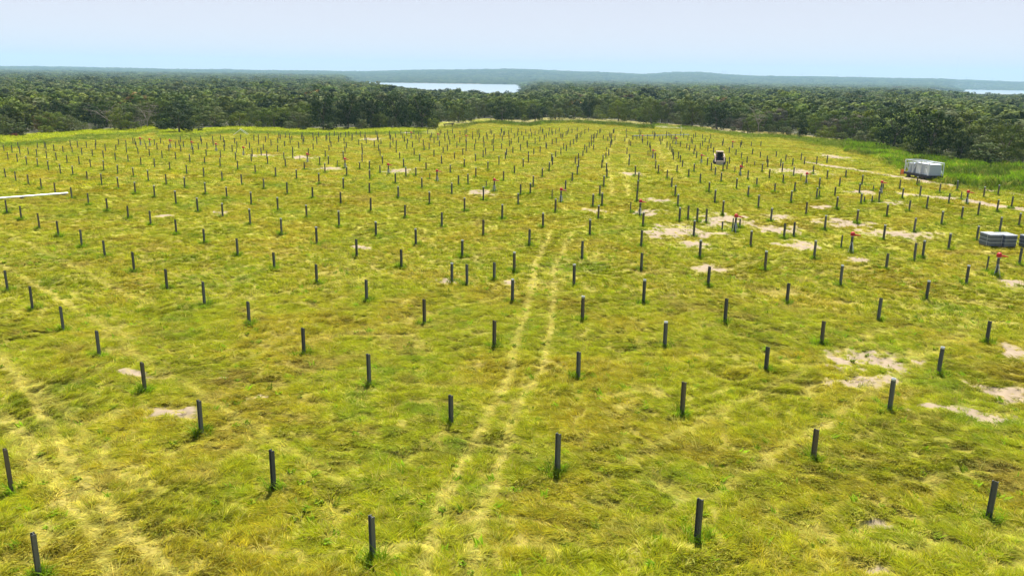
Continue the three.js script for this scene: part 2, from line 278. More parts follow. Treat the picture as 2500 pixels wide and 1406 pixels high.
// measured places of the piles: x, z in metres
const PILE_LINES = [
  [[-28.92, -44.17], [-25.23, -40.32], [-21.71, -36.85], [-18.12, -33.20], [-14.28, -29.13], [-10.67, -25.43], [-7.06, -21.65], [-3.47, -18.11]],
  [[-45.5, -71.0], [-42.1, -67.5], [-38.3, -63.6], [-35.1, -60.6], [-31.3, -56.8], [-27.72, -53.00], [-24.05, -49.34], [-20.26, -45.31], [-16.79, -41.94], [-13.10, -38.11], [-9.36, -34.15], [-5.73, -30.36], [-2.11, -26.46], [1.52, -23.02], [5.11, -19.21]],
  [[-61.7, -97.0], [-58.5, -93.8], [-55.3, -90.9], [-51.7, -87.2], [-48.0, -83.3], [-44.6, -80.2], [-41.2, -76.9], [-37.6, -73.3], [-33.6, -68.9], [-30.4, -66.1], [-26.6, -62.1], [-23.0, -58.4], [-19.25, -54.67], [-15.40, -50.29], [-11.84, -46.90], [-8.13, -43.08], [-4.47, -39.18], [-0.79, -35.39], [2.82, -31.34], [6.47, -27.92], [9.99, -24.02], [13.72, -20.48]],
  [[-68.3, -112.5], [-64.9, -109.3], [-61.4, -105.7], [-57.9, -102.2], [-54.9, -99.6], [-51.2, -95.9], [-47.4, -91.8], [-44.0, -88.7], [-40.5, -85.2], [-37.2, -82.4], [-33.3, -78.3], [-29.5, -74.0], [-26.1, -71.0], [-22.4, -67.2], [-18.6, -63.2], [-14.8, -59.2], [-11.00, -55.12], [-7.39, -51.82], [-3.71, -47.72], [0.04, -43.62], [3.69, -39.83], [7.25, -35.83], [10.97, -32.38], [14.54, -28.49]],
  [[-64.0, -115.0], [-54.7, -106.9], [-50.8, -102.7], [-47.5, -99.9], [-44.0, -96.2], [-40.4, -92.8], [-37.0, -89.7], [-33.1, -85.5], [-29.6, -82.1], [-25.9, -78.4], [-22.2, -74.7], [-18.5, -70.8], [-14.8, -67.1], [-10.9, -62.6], [-7.33, -59.37], [-3.56, -55.27], [0.13, -51.09], [3.81, -47.69], [7.48, -43.72], [11.19, -40.12], [14.88, -36.44], [18.54, -32.64]],
  [[-56.7, -118.1], [-53.1, -114.3], [-50.1, -111.9], [-46.6, -108.6], [-42.8, -104.8], [-39.2, -101.2], [-35.6, -97.6], [-32.3, -94.8], [-28.4, -90.7], [-24.7, -86.9], [-21.0, -83.2], [-17.3, -79.6], [-13.6, -75.7], [-9.8, -71.7], [-6.1, -67.7], [-2.4, -63.9], [1.27, -59.78], [4.97, -55.86], [8.62, -52.01], [12.14, -47.94], [15.81, -44.27], [19.48, -40.70], [23.15, -37.04]],
  [[-48.1, -119.3], [-45.0, -116.9], [-41.6, -113.7], [-38.0, -110.4], [-34.0, -105.4], [-30.6, -102.9], [-27.1, -99.8], [-23.4, -96.1], [-19.6, -91.9], [-16.0, -88.5], [-12.2, -84.3], [-8.5, -80.5], [-4.7, -76.7], [-1.0, -72.1], [2.6, -68.3], [6.3, -64.4], [9.9, -60.4], [13.52, -56.41], [17.00, -52.39], [20.66, -48.77], [24.18, -45.01]],
  [[-43.1, -124.6], [-39.9, -122.2], [-36.2, -118.1], [-32.7, -115.0], [-29.1, -111.5], [-25.5, -108.3], [-21.8, -104.6], [-18.2, -101.2], [-14.4, -97.4], [-10.7, -93.2], [-6.9, -89.2], [-3.2, -85.0], [0.5, -81.3], [4.1, -77.0], [7.9, -73.3], [11.4, -69.2], [14.9, -64.8], [18.5, -61.0], [22.0, -57.0], [25.55, -53.26], [28.97, -49.48]],
  [[-36.1, -126.3], [-28.7, -118.8], [-21.5, -112.0], [-18.0, -107.9], [-14.1, -104.8], [-6.7, -97.1], [0.8, -89.6], [8.1, -80.8], [15.3, -72.7], [23.3, -65.3], [30.1, -57.4]],
  [[-27.7, -120.1], [-20.4, -113.5], [-12.9, -105.7], [-5.6, -98.1], [1.9, -89.9], [9.1, -81.5], [16.9, -72.6]],
  [[-27.2, -128.3], [-23.6, -125.1], [-19.8, -121.1], [-16.1, -117.4], [-12.4, -113.5], [-8.7, -109.8], [-5.0, -105.8], [-1.3, -102.1], [2.4, -97.6], [6.1, -93.8], [9.7, -89.5], [13.2, -85.0], [16.8, -81.1], [20.4, -77.1], [23.9, -73.3], [27.2, -68.8], [30.4, -64.5], [33.9, -61.0]],
  [[-18.4, -129.7], [-14.8, -126.4], [-11.1, -123.3], [-7.3, -118.6], [-3.7, -115.0], [0.1, -110.9], [3.8, -106.8], [7.5, -102.5], [11.1, -98.3], [14.7, -94.4], [18.2, -89.7], [21.7, -85.7], [25.2, -81.7], [28.6, -77.4], [31.8, -73.1], [35.0, -68.8], [38.4, -65.1]],
  [[-9.7, -131.4], [-6.1, -128.0], [-2.3, -123.8], [1.4, -120.0], [5.1, -115.6], [8.8, -111.2], [12.5, -107.5], [16.1, -103.1], [19.5, -98.6], [23.0, -93.9], [26.5, -90.0], [29.9, -85.7], [33.3, -81.8], [36.4, -77.2], [39.4, -72.7], [42.7, -69.2]],
  [[-1.4, -132.2], [2.3, -128.0], [6.0, -124.9], [9.7, -120.6], [13.3, -115.3], [16.9, -111.5], [20.6, -107.6], [23.9, -102.5], [27.4, -98.2], [30.8, -94.1], [34.2, -89.9], [37.4, -85.6], [40.3, -80.8], [43.2, -76.3], [46.4, -72.5]],
  [[6.1, -130.2], [9.7, -127.0], [13.3, -121.4], [20.4, -113.3], [24.0, -110.0], [27.1, -104.6], [30.4, -100.0], [33.8, -96.0], [37.0, -91.8], [40.5, -88.2], [43.4, -83.4], [46.3, -79.0]],
  [[14.4, -130.3], [17.9, -125.1], [21.4, -121.3], [26.3, -117.2], [28.3, -112.7], [31.7, -108.5], [34.9, -103.7], [37.9, -99.1], [41.0, -94.6], [44.4, -91.0], [47.3, -86.5], [49.9, -81.9]],
  [[30.5, -126.9], [34.8, -122.7], [36.6, -118.4], [39.7, -113.8], [42.8, -109.5], [45.4, -104.3], [48.4, -100.2], [51.6, -96.7], [54.6, -92.6]],
  [[40.4, -120.9], [43.6, -116.9], [46.4, -112.1], [52.1, -103.4], [55.2, -99.5], [57.8, -95.2]]];
const LOOSE_PILES = [[-14.77, -21.38], [-11.48, -17.10], [-2.75, -47.22], [-1.12, -48.50], [-61.3, -113.2], [-57.9, -109.7], [17.6, -72.0], [22.3, -64.7], [29.1, -56.6], [16.3, -73.7], [36.1, -55.6], [53.2, -84.9], [23.5, -115.6], [47.5, -93.2], [41.4, -101.6], [35.2, -110.4], [25.9, -123.6], [29.3, -119.2], [30.8, -118.3], [32.2, -121.4], [40.0, -126.8]];
const FAR_PILES = [[-35.3, -128.5], [33.8, -128.9], [-51.7, -122.9], [-39.2, -127.7], [10.7, -133.7], [2.4, -134.3], [-59.7, -120.4], [19.1, -133.2], [34.8, -130.1], [27.3, -132.2], [-30.8, -131.5], [-46.3, -127.0], [42.6, -128.5], [-71.3, -115.3], [-13.4, -135.0], [-5.2, -135.9], [-22.3, -134.3], [-67.6, -118.7], [-54.8, -125.3], [7.1, -137.4], [15.6, -136.8], [38.4, -132.7], [45.2, -130.5], [-62.9, -123.2], [23.9, -136.3], [-34.3, -134.5], [-42.9, -132.0], [-49.6, -129.8], [-74.3, -118.0], [-41.8, -133.2], [-17.2, -138.9], [-25.9, -137.7], [-70.5, -121.3], [-1.3, -140.3], [-8.9, -140.2], [47.7, -132.2], [-58.0, -128.1], [27.3, -138.0], [12.0, -140.4], [42.4, -135.0], [-5.0, -142.0], [28.4, -139.3], [-37.7, -137.3], [-66.1, -126.2], [3.5, -142.8], [-52.9, -132.8], [50.4, -134.1], [-29.4, -140.3], [-20.8, -142.4], [-12.6, -143.5], [-73.6, -124.1], [-61.2, -131.1], [8.4, -144.8], [16.9, -144.1], [32.1, -141.8], [-0.2, -145.5], [46.5, -137.9], [39.5, -140.1], [-41.0, -139.9], [52.8, -135.9], [-32.7, -142.6], [-69.3, -129.1], [-8.7, -146.3], [-24.3, -144.8], [-48.6, -139.1], [-56.3, -136.2], [-76.2, -126.3], [-16.4, -147.2], [-50.1, -139.4], [-64.4, -133.9], [4.8, -148.5], [28.7, -145.9], [20.6, -147.3], [50.0, -140.4], [-12.3, -148.8], [-3.8, -149.3], [-78.2, -127.4], [36.5, -145.0], [-71.9, -131.1], [13.4, -149.0], [43.7, -143.2], [-36.2, -145.5], [-44.6, -143.6], [-59.2, -138.3], [-27.9, -148.1], [-19.9, -149.9], [-74.0, -132.2], [1.2, -151.8], [9.8, -151.6], [-67.3, -136.3], [-7.4, -151.9], [33.1, -148.6], [-55.6, -142.1], [47.2, -145.3], [-16.0, -152.2], [-69.2, -136.5], [40.6, -147.7], [-47.8, -145.9], [-81.4, -130.6], [-31.3, -150.8], [-39.7, -148.9], [-2.4, -154.1], [-62.4, -141.0], [-76.5, -134.0], [-54.9, -144.3], [-23.4, -152.6], [13.5, -154.5], [6.2, -155.0], [-64.5, -141.4], [-19.4, -154.3], [-11.0, -155.4], [25.9, -153.7], [29.9, -153.2], [15.3, -155.6], [37.5, -151.9], [-50.8, -148.0], [-72.1, -139.0], [9.6, -156.5], [-83.9, -132.5], [44.4, -150.4], [-60.8, -145.0], [-34.8, -153.6], [-43.1, -151.7], [-26.9, -155.5], [-5.9, -158.1], [-67.2, -143.5], [2.6, -158.6], [-14.6, -157.9], [-79.7, -137.3], [-22.9, -157.2], [-60.4, -147.5], [-53.8, -150.2], [41.1, -154.3], [-81.3, -137.6], [6.3, -160.2], [-9.5, -160.4], [-46.3, -153.9], [-75.4, -142.3], [-30.4, -158.2], [-56.3, -151.1], [34.2, -157.6], [14.9, -160.6], [-61.8, -149.0], [-38.4, -157.4], [-0.9, -162.1], [37.8, -157.7], [-18.1, -161.2], [-81.6, -140.2], [-26.4, -160.3], [-77.3, -142.9], [35.5, -158.6], [30.8, -159.8], [-85.3, -138.7], [-70.6, -146.9], [2.6, -163.2], [-78.9, -143.5], [-49.4, -156.3], [-13.0, -163.5], [-59.2, -153.1], [-51.7, -156.0], [-41.6, -159.3], [-33.9, -161.2], [-4.5, -164.8], [11.4, -164.5], [-67.1, -150.7], [19.5, -164.0], [-21.6, -163.9], [-73.1, -149.3], [-29.9, -163.5], [34.7, -162.6], [27.5, -164.0], [-76.5, -147.7], [-7.9, -166.4], [-44.5, -160.7], [-46.8, -160.1], [-54.5, -157.7], [-0.6, -167.0], [-71.0, -151.3], [15.9, -166.4], [-24.8, -165.6], [-16.5, -166.8], [-62.3, -155.8], [37.6, -163.5], [-37.3, -163.7], [-4.3, -168.1], [7.9, -168.1], [-28.0, -166.6], [24.1, -167.5], [-67.9, -155.2], [-72.3, -153.3], [-40.2, -164.7], [31.5, -166.8], [-36.1, -166.2], [-50.0, -162.7], [-11.4, -169.8], [-57.6, -160.2], [4.4, -170.3], [40.3, -165.7], [-42.9, -165.0], [-19.9, -169.5], [34.4, -167.5], [-14.6, -170.8], [12.6, -171.4], [-23.1, -170.4], [20.6, -170.8], [-65.6, -159.0], [28.0, -170.0], [-45.7, -166.4], [-60.4, -162.1], [0.9, -173.3], [9.0, -173.2], [-62.8, -162.0], [-6.6, -173.7], [-39.4, -169.5], [-53.3, -165.7], [-34.3, -171.2], [-31.7, -171.9], [-42.2, -170.0], [24.6, -173.5], [-26.4, -173.2], [47.2, -168.8], [-59.8, -164.9], [39.8, -171.2], [31.4, -173.4], [-18.2, -175.4], [-2.6, -176.6], [5.6, -176.9], [44.1, -171.4], [17.3, -176.1], [-49.1, -170.1], [-37.5, -173.2], [-45.1, -171.7], [13.7, -177.1], [-56.9, -168.3], [-29.6, -175.2], [-21.4, -176.5], [50.0, -170.7], [-14.4, -177.3], [27.9, -176.0], [21.2, -177.1], [-40.3, -174.3], [52.4, -172.0], [-54.2, -171.5], [38.7, -176.0], [-6.0, -180.1], [-48.3, -174.1], [-50.4, -173.5], [2.1, -180.7], [-9.3, -180.6], [-13.3, -180.5], [-35.5, -177.6], [-24.7, -179.5], [-52.8, -173.8], [-27.6, -179.7], [35.1, -179.3], [-20.9, -181.5], [49.4, -176.0], [42.9, -178.3], [24.8, -181.7], [-49.9, -176.6], [-44.3, -178.2], [-1.2, -183.8], [-38.5, -179.7], [21.1, -182.7], [-4.6, -183.9], [6.8, -183.9], [-46.7, -178.5], [-15.8, -183.9], [-26.8, -183.0], [-41.3, -181.1], [-33.7, -183.2], [-31.1, -183.9], [46.6, -180.6], [39.8, -182.3], [-43.8, -181.4], [17.7, -185.8], [3.4, -186.7], [-38.1, -183.0], [-19.0, -186.2], [-0.0, -187.2], [-8.0, -187.1], [11.0, -187.0], [33.1, -184.4], [20.5, -186.5], [23.2, -186.6], [-35.1, -184.9], [14.3, -187.9], [-40.9, -184.3], [43.3, -183.9], [27.4, -187.3], [36.7, -186.1], [-22.2, -188.5], [18.4, -189.0], [-38.0, -186.3], [-3.3, -190.1], [7.5, -190.3], [34.3, -187.5], [-6.6, -191.2], [10.9, -191.2], [-25.2, -189.9], [14.9, -191.2], [28.7, -189.7], [-36.8, -188.8], [19.4, -191.4], [32.7, -189.7], [40.3, -188.2], [22.6, -191.2], [-17.6, -192.1], [-29.4, -191.0], [-9.9, -193.1], [-26.8, -191.7], [4.1, -193.7], [31.4, -191.4], [0.8, -195.0], [-32.8, -192.3], [11.7, -194.7], [-2.6, -195.2], [37.2, -191.9], [19.3, -194.6], [-13.1, -195.6], [-24.1, -194.8], [30.0, -194.2], [23.5, -195.8], [27.1, -195.6], [1.8, -197.6], [16.0, -197.0], [38.5, -193.9], [-16.2, -197.1], [-21.0, -196.9], [36.5, -194.9], [8.4, -198.3], [-2.4, -198.7], [-9.1, -199.2], [5.1, -199.7], [-12.1, -199.5], [-5.6, -200.2], [23.4, -199.1], [43.3, -196.1], [-18.1, -200.2], [12.8, -200.7], [9.4, -200.9], [-1.4, -201.4], [45.8, -197.4], [38.2, -199.1], [-15.4, -202.2], [34.7, -200.0], [-11.9, -203.2], [-8.9, -204.1], [48.1, -198.7], [6.2, -204.9], [17.0, -204.4], [-6.1, -205.0], [41.9, -200.8], [2.9, -205.2], [-3.2, -205.9], [13.5, -205.8], [10.5, -206.1], [38.8, -203.9], [7.3, -207.7], [45.3, -202.9], [21.2, -206.8], [42.1, -205.5], [35.8, -207.3], [-0.8, -210.5], [18.2, -209.7], [-3.4, -211.0], [15.0, -211.3], [1.0, -212.3], [9.8, -212.4], [32.7, -210.1], [7.3, -212.9], [39.3, -209.5], [4.2, -213.3], [25.8, -211.9], [36.0, -211.1], [22.4, -213.5], [6.9, -216.9], [12.0, -217.1], [26.5, -216.1], [9.4, -217.6], [33.1, -215.4], [14.5, -217.9], [19.9, -218.1], [29.9, -217.1], [23.3, -219.2], [17.0, -220.0]];
const SLIM_PILES = [[32.7, -53.7], [25.5, -60.9], [19.1, -68.6], [11.5, -77.7], [4.2, -86.3], [-3.2, -93.9], [-10.7, -102.1], [51.0, -90.8], [-18.4, -110.3], [38.6, -107.7], [-25.7, -117.0], [32.2, -117.0], [-33.1, -124.4], [-43.6, -137.1], [-47.1, -136.8], [24.1, -145.2], [17.4, -152.0], [-65.0, -149.9], [-70.4, -153.8], [-7.8, -177.6], [-11.6, -179.4]];
const STUB_PILES = [[18.1, -68.2], [20.2, -70.3], [38.4, -87.1], [39.6, -87.9], [35.1, -91.5], [44.1, -97.9], [46.0, -99.5], [52.9, -104.5], [56.9, -102.5], [38.4, -128.4]];
const DRIVE_PILES = [[32.4, -52.1], [25.6, -59.3], [19.0, -67.4], [12.1, -75.6], [5.0, -83.6], [-2.2, -91.5], [49.6, -87.1], [-9.6, -100.3], [43.9, -95.4], [-16.8, -107.5], [38.0, -104.0], [31.8, -112.7], [-24.1, -114.7], [-31.2, -121.5], [30.5, -131.1], [-44.4, -132.3], [24.1, -140.0], [-51.3, -138.9], [-56.8, -142.3], [-62.1, -145.8], [-66.4, -147.2], [-69.2, -149.6], [45.0, -166.8], [-10.3, -173.1], [-16.7, -177.2], [35.2, -176.2], [-23.1, -181.6], [29.0, -183.6]];
// ---------------------------------------------------------------- woods
const LEAF = { dark: [0.030, 0.050, 0.010], olive: [0.090, 0.116, 0.016], lime: [0.125, 0.155, 0.012], drab: [0.095, 0.085, 0.055], grey: [0.108, 0.126, 0.040], moss: [0.060, 0.092, 0.012], fern: [0.110, 0.150, 0.015], rust: [0.13, 0.085, 0.02], red: [0.16, 0.05, 0.02], shrub: [0.075, 0.098, 0.022] };
function crownGeometry(seed, leaves, size, shape) { // a crown 1 wide and 1 high standing on y = 0, made of leaf sprays on many clumps
  const r = rng(seed), pos = [], nor = [], col = [], idx = [], clumps = [], nC = shape.clumps, out = new THREE.Vector3(), far = new THREE.Vector3();
  for (let i = 0; i < nC; i++) {
    const a = i * 2.39996 + r() * 0.7, f = (i + 0.5) / nC, y = lerp(shape.low, 0.88, f) + (r() - 0.5) * 0.1;
    const girth = 0.36 * Math.pow(Math.max(0.02, 1 - Math.pow(Math.abs((y - shape.belly) / (y > shape.belly ? 1 - shape.belly : shape.belly + 0.25)), shape.round)), 0.6);
    const q = girth * (0.55 + 0.5 * r());
    clumps.push([Math.cos(a) * q, y, Math.sin(a) * q, lerp(0.12, 0.2, r()) * (1 - 0.25 * f) * (shape.fine || 1), 0.74 + 0.52 * r(), (r() - 0.5) * 0.2]);
  }
  clumps.push([0, 0.5, 0, 0.2, 0.85, 0]);
  const n = new THREE.Vector3(), u = new THREE.Vector3(), v = new THREE.Vector3(), any = new THREE.Vector3();
  for (let i = 0; i < leaves; i++) {
    const c = clumps[Math.floor(r() * clumps.length)];
    const ct = r() * 1.7 - 0.7, st = Math.sqrt(Math.max(0, 1 - ct * ct)), a = r() * 6.283, q = c[3] * (0.72 + 0.4 * r());
    n.set(st * Math.cos(a), ct, st * Math.sin(a));
    const x = c[0] + n.x * q, y = c[1] + n.y * q * 0.85, z = c[2] + n.z * q; if (y < 0.01) continue;
    far.set(x * 1.6, (y - 0.4) * 1.3, z * 1.6).normalize(); out.copy(n).addScaledVector(far, shape.smooth || 0.8).normalize();
    any.set(r() - 0.5, r() - 0.5, r() - 0.5); n.copy(out).addScaledVector(any, 1.1).normalize(); out.multiplyScalar(1.6).add(n).normalize();
    u.set(r() - 0.5, r() - 0.5, r() - 0.5).cross(n).normalize(); v.crossVectors(n, u);
    const sU = size * (0.5 + 0.8 * r()), sV = size * (0.4 + 0.5 * r()), b = pos.length / 3, tone = c[4] * (0.88 + 0.24 * r()), warm = c[5] + (r() - 0.5) * 0.12;
    for (const [p, k] of [[-1, -0.2], [0.1, -1], [1, 0.15], [-0.1, 0.9]]) { pos.push(x + u.x * sU * p + v.x * sV * k, Math.max(0, y + u.y * sU * p + v.y * sV * k), z + u.z * sU * p + v.z * sV * k); nor.push(out.x, out.y, out.z); col.push(tone * (1 + warm), tone, tone * (1 - warm * 0.5)); }
    idx.push(b, b + 1, b + 2, b, b + 2, b + 3);
  }
  const g = new THREE.BufferGeometry();
  g.setAttribute('position', new THREE.Float32BufferAttribute(pos, 3)); g.setAttribute('color', new THREE.Float32BufferAttribute(col, 3)); g.setAttribute('normal', new THREE.Float32BufferAttribute(nor, 3)); g.setIndex(idx);
  return g;
}
function limbs(seed, spread, twigs = 0, rad = 0.022) { // a tapered trunk with limbs, 1 high
  const r = rng(seed), list = [], taper = (a, b, ra, rb, n) => {
    const A = new THREE.Vector3(...a), B = new THREE.Vector3(...b), l = A.distanceTo(B), g = new THREE.CylinderGeometry(rb, ra, l, n).translate(0, l / 2, 0);
    g.applyQuaternion(new THREE.Quaternion().setFromUnitVectors(new THREE.Vector3(0, 1, 0), B.sub(A).normalize())); return g.translate(...a);
  };
  const mid = [(r() - 0.5) * 0.06, 0.34, (r() - 0.5) * 0.06];
  list.push(taper([0, -0.06, 0], mid, rad * 1.3, rad, 7));
  for (let i = 0; i < 6; i++) {
    const a = i * 1.05 + r() * 0.6, e = [mid[0] + Math.cos(a) * spread * (0.5 + 0.5 * r()), 0.55 + 0.4 * r(), mid[2] + Math.sin(a) * spread * (0.5 + 0.5 * r())];
    const s0 = [mid[0], 0.22 + 0.12 * r(), mid[2]];
    list.push(taper(s0, e, rad * 0.62, rad * 0.16, 5));
    for (let k = 0; k < twigs; k++) {
      const f = 0.35 + 0.65 * r(), o = s0.map((q, j) => lerp(q, e[j], f)), b = r() * 6.283, l = spread * (0.3 + 0.5 * r());
      const o2 = [o[0] + Math.cos(b) * l, o[1] + (r() - 0.3) * 0.24, o[2] + Math.sin(b) * l];
      list.push(taper(o, o2, rad * 0.2, rad * 0.07, 3));
      for (let w = 0; w < 2; w++) { const f2 = 0.4 + 0.6 * r(), p = o.map((q, j) => lerp(q, o2[j], f2)), b2 = r() * 6.283; list.push(taper(p, [p[0] + Math.cos(b2) * l * 0.6, p[1] + (r() - 0.35) * 0.14, p[2] + Math.sin(b2) * l * 0.6], rad * 0.1, rad * 0.04, 3)); }
    }
  }
  return join(list);
}
const leafMats = {}; for (const k of Object.keys(LEAF)) leafMats[k] = new THREE.MeshPhysicalMaterial({ color: new THREE.Color().setRGB(...LEAF[k]), vertexColors: true, roughness: 0.75, transmission: 0.36, thickness: 0, side: THREE.DoubleSide, specularIntensity: 0.1 });
const bark = mat([0.11, 0.085, 0.065], 0.95), deadWood = mat([0.24, 0.20, 0.17], 0.95);
const SHAPES = [{ clumps: 19, low: 0.1, belly: 0.45, round: 2.4, smooth: 0.4, fine: 1.12 }, { clumps: 22, low: 0.09, belly: 0.4, round: 3, smooth: 0.4, fine: 1.05 }, { clumps: 15, low: 0.14, belly: 0.55, round: 2, smooth: 0.4, fine: 1.2 }, { clumps: 20, low: 0.09, belly: 0.5, round: 2.6, smooth: 0.4, fine: 1.1 }];
const LOW = { clumps: 15, low: 0.12, belly: 0.3, round: 2.6, smooth: 0.4, fine: 1.15 };
const crowns = SHAPES.map((s, i) => crownGeometry(100 + i * 13, 1900, 0.027, s)), bushes = [0, 1].map((i) => crownGeometry(300 + i, 700, 0.045, LOW));
const trunks = [limbs(5, 0.3), limbs(6, 0.33)], deadLimbs = [limbs(15, 0.46, 9, 0.016), limbs(19, 0.5, 9, 0.014)];
const treeProto = {}; // one of each kind and shape, cloned for every tree
function treeOf(kind, shape, name) {
  const key = kind + shape + name;
  if (!treeProto[key]) {
    const t = new THREE.Group();
    if (kind === 'dead') part(t, 'trunk', deadLimbs[shape % 2], deadWood);
    else { part(t, 'trunk', trunks[shape % 2], bark); part(t, 'crown', name === 'shrub' ? bushes[shape % 2] : crowns[shape % 4], leafMats[kind]); }
    treeProto[key] = t;
  }
  return treeProto[key].clone();
}
function plant(name, kind, shape, x, z, w, h, turn, label, group) {
  const t = treeOf(kind, shape, name); t.position.set(x, ground(x, z) - 0.12, z); t.scale.set(w * 1.12, h * 1.04, w * 1.12); t.rotation.y = turn;
  top(t, name === 'shrub' ? 'shrub' : kind === 'dead' ? 'dead_tree' : 'tree'); tag(t, label, name === 'shrub' ? 'shrub' : 'tree', group);
}
const EDGE_TREES = [
  [-104.6, -169.9, 5.6, 3.1, 'shrub', 'low olive shrub at the far left end of the wood edge'], [-102.7, -166.2, 1.9, 1.0, 'red', 'small rust red shrub in front of the leftmost olive shrub'], [-107.6, -186.0, 5.4, 4.0, 'rust', 'orange brown autumn tinted tree near the left end of the wood'],
  [-115.1, -190.8, 9.1, 6.6, 'olive', 'wide olive tree behind the rust red shrub at left'], [-102.3, -185.8, 5.4, 3.9, 'grey', 'grey green rounded tree beside the orange brown tree at left'], [-115.5, -206.2, 5.2, 6.8, 'dark', 'dark tree rising behind the grey green rounded tree at left'],
  [-93.7, -193.4, 6.6, 5.3, 'lime', 'yellow green bushy tree between dead brush on the left edge'], [-91.6, -199.6, 3.7, 3.3, 'dead', 'grey leafless bush right of the yellow green tree'], [-93.5, -207, 6, 6.2, 'dead', 'bare dead tree with pale branches behind the yellow green tree'], [-101, -203, 7.5, 5.5, 'dead', 'tangle of brown dead branches left of the yellow green tree'],
  [-78.2, -189.2, 7.6, 6.0, 'dark', 'dark round tree standing alone in front of the left wood'], [-79.3, -215.4, 8.7, 4.2, 'olive', 'low wide olive tree right of the lone dark tree'], [-74.1, -219.3, 6.0, 4.1, 'lime', 'light green small tree above the left lime weeds'], [-67.9, -219.0, 6.1, 5.2, 'olive', 'olive tree left of the tall dark clump'],
  [-61.7, -216.6, 4.7, 3.7, 'dark', 'small dark tree at the foot of the wood before the tall clump'], [-56.7, -213.9, 6.0, 4.5, 'grey', 'grey green bush tree just left of the tall dark clump'], [-68.4, -232.9, 4.3, 6.8, 'dark', 'slender dark tree set back left of the tall clump'],
  [-49.3, -210.0, 7.8, 9.6, 'dark', 'leftmost tree of the tall dark clump'], [-43.7, -213.7, 6.4, 9.2, 'dark', 'second tree from the left in the tall dark clump'], [-39.0, -221.4, 6.4, 9.6, 'dark', 'middle tree of the tall dark clump'], [-33.3, -227.5, 8.0, 9.9, 'dark', 'fourth tree from the left in the tall dark clump'], [-25.4, -225.5, 8.7, 9.5, 'dark', 'rightmost tree of the tall dark clump'],
  [-47.2, -206.8, 3.5, 2.6, 'shrub', 'round olive shrub at the foot of the leftmost tall dark tree'], [-40.1, -212.7, 3.9, 3.1, 'grey', 'grey green shrub under the second tall dark tree'], [-36.5, -220.0, 4.5, 4.5, 'olive', 'brownish olive bush under the middle of the tall clump'], [-33.8, -224.0, 4.7, 3.4, 'grey', 'pale grey green bush under the fourth tall dark tree'], [-22.0, -220.1, 3.5, 3.3, 'lime', 'bright green sapling under the rightmost tall dark tree'],
  [-18.0, -263.6, 5.5, 6.4, 'olive', 'olive tree on the open grass right of the tall clump'], [-4.2, -281.1, 8.8, 7.8, 'dark', 'broad dark tree behind the open pale grass in the middle'], [-14.6, -274.1, 2.7, 2.5, 'shrub', 'tiny shrub beside the olive tree on the open grass'], [7.0, -278.7, 6.5, 5.8, 'dark', 'dark round tree standing forward on the pale grass'],
  [15.0, -298.7, 7.1, 4.4, 'olive', 'low olive bush left of the small grey box'], [22.0, -301.3, 5.3, 5.1, 'olive', 'olive bush right behind the small grey box'], [37.3, -292.9, 8.1, 7.9, 'lime', 'yellow topped tree in the middle right wood edge'], [27.0, -299.6, 5.0, 8.6, 'dark', 'narrow dark tree between the grey box and yellow topped tree'],
  [63.8, -222.2, 4.4, 4.5, 'olive', 'small open crowned tree standing before the right wood'], [69.5, -231.7, 5.4, 7.3, 'dead', 'grey leafless tree behind the small open crowned tree'], [69.7, -220.0, 2.4, 3.2, 'grey', 'little grey bush on the right wood edge'], [73.3, -206.9, 2.7, 4.9, 'dark', 'narrow dark conical tree on the right wood edge'],
  [79.9, -185.0, 5.6, 3.4, 'grey', 'greyish bush on the right edge above the green weeds'], [79.8, -170.5, 8.8, 9.0, 'dark', 'large dark tree up left behind the white skid unit'], [78.4, -152.3, 9.6, 9.1, 'dark', 'largest dark tree right behind the white skid unit'], [78.8, -142.4, 3.8, 5.4, 'dark', 'deep green tree standing forward right of the skid unit'],
  [80.2, -136.6, 7.7, 3.9, 'shrub', 'wide low shrubs mass at the right wood edge above lime weeds'], [86.3, -142.1, 6.5, 7.4, 'olive', 'olive tree at the far right edge of the picture'], [78.9, -159.9, 5.4, 3.7, 'lime', 'light green bush left of the largest dark tree'], [56.8, -260.6, 8.5, 9.6, 'olive', 'tall olive tree right of the leaning white stake'], [61.4, -247.0, 8.1, 8.6, 'dark', 'dark tree left of the grey leafless tree'], [45.9, -273.7, 7.3, 9.0, 'olive', 'tall olive tree right of the yellow topped tree']];
EDGE_TREES.forEach(([x, z, w, h, kind, label], i) => plant(/shrub|sapling/.test(label) || kind === 'shrub' ? 'shrub' : 'tree', kind, i, x, z, w, h, i * 1.9, label));

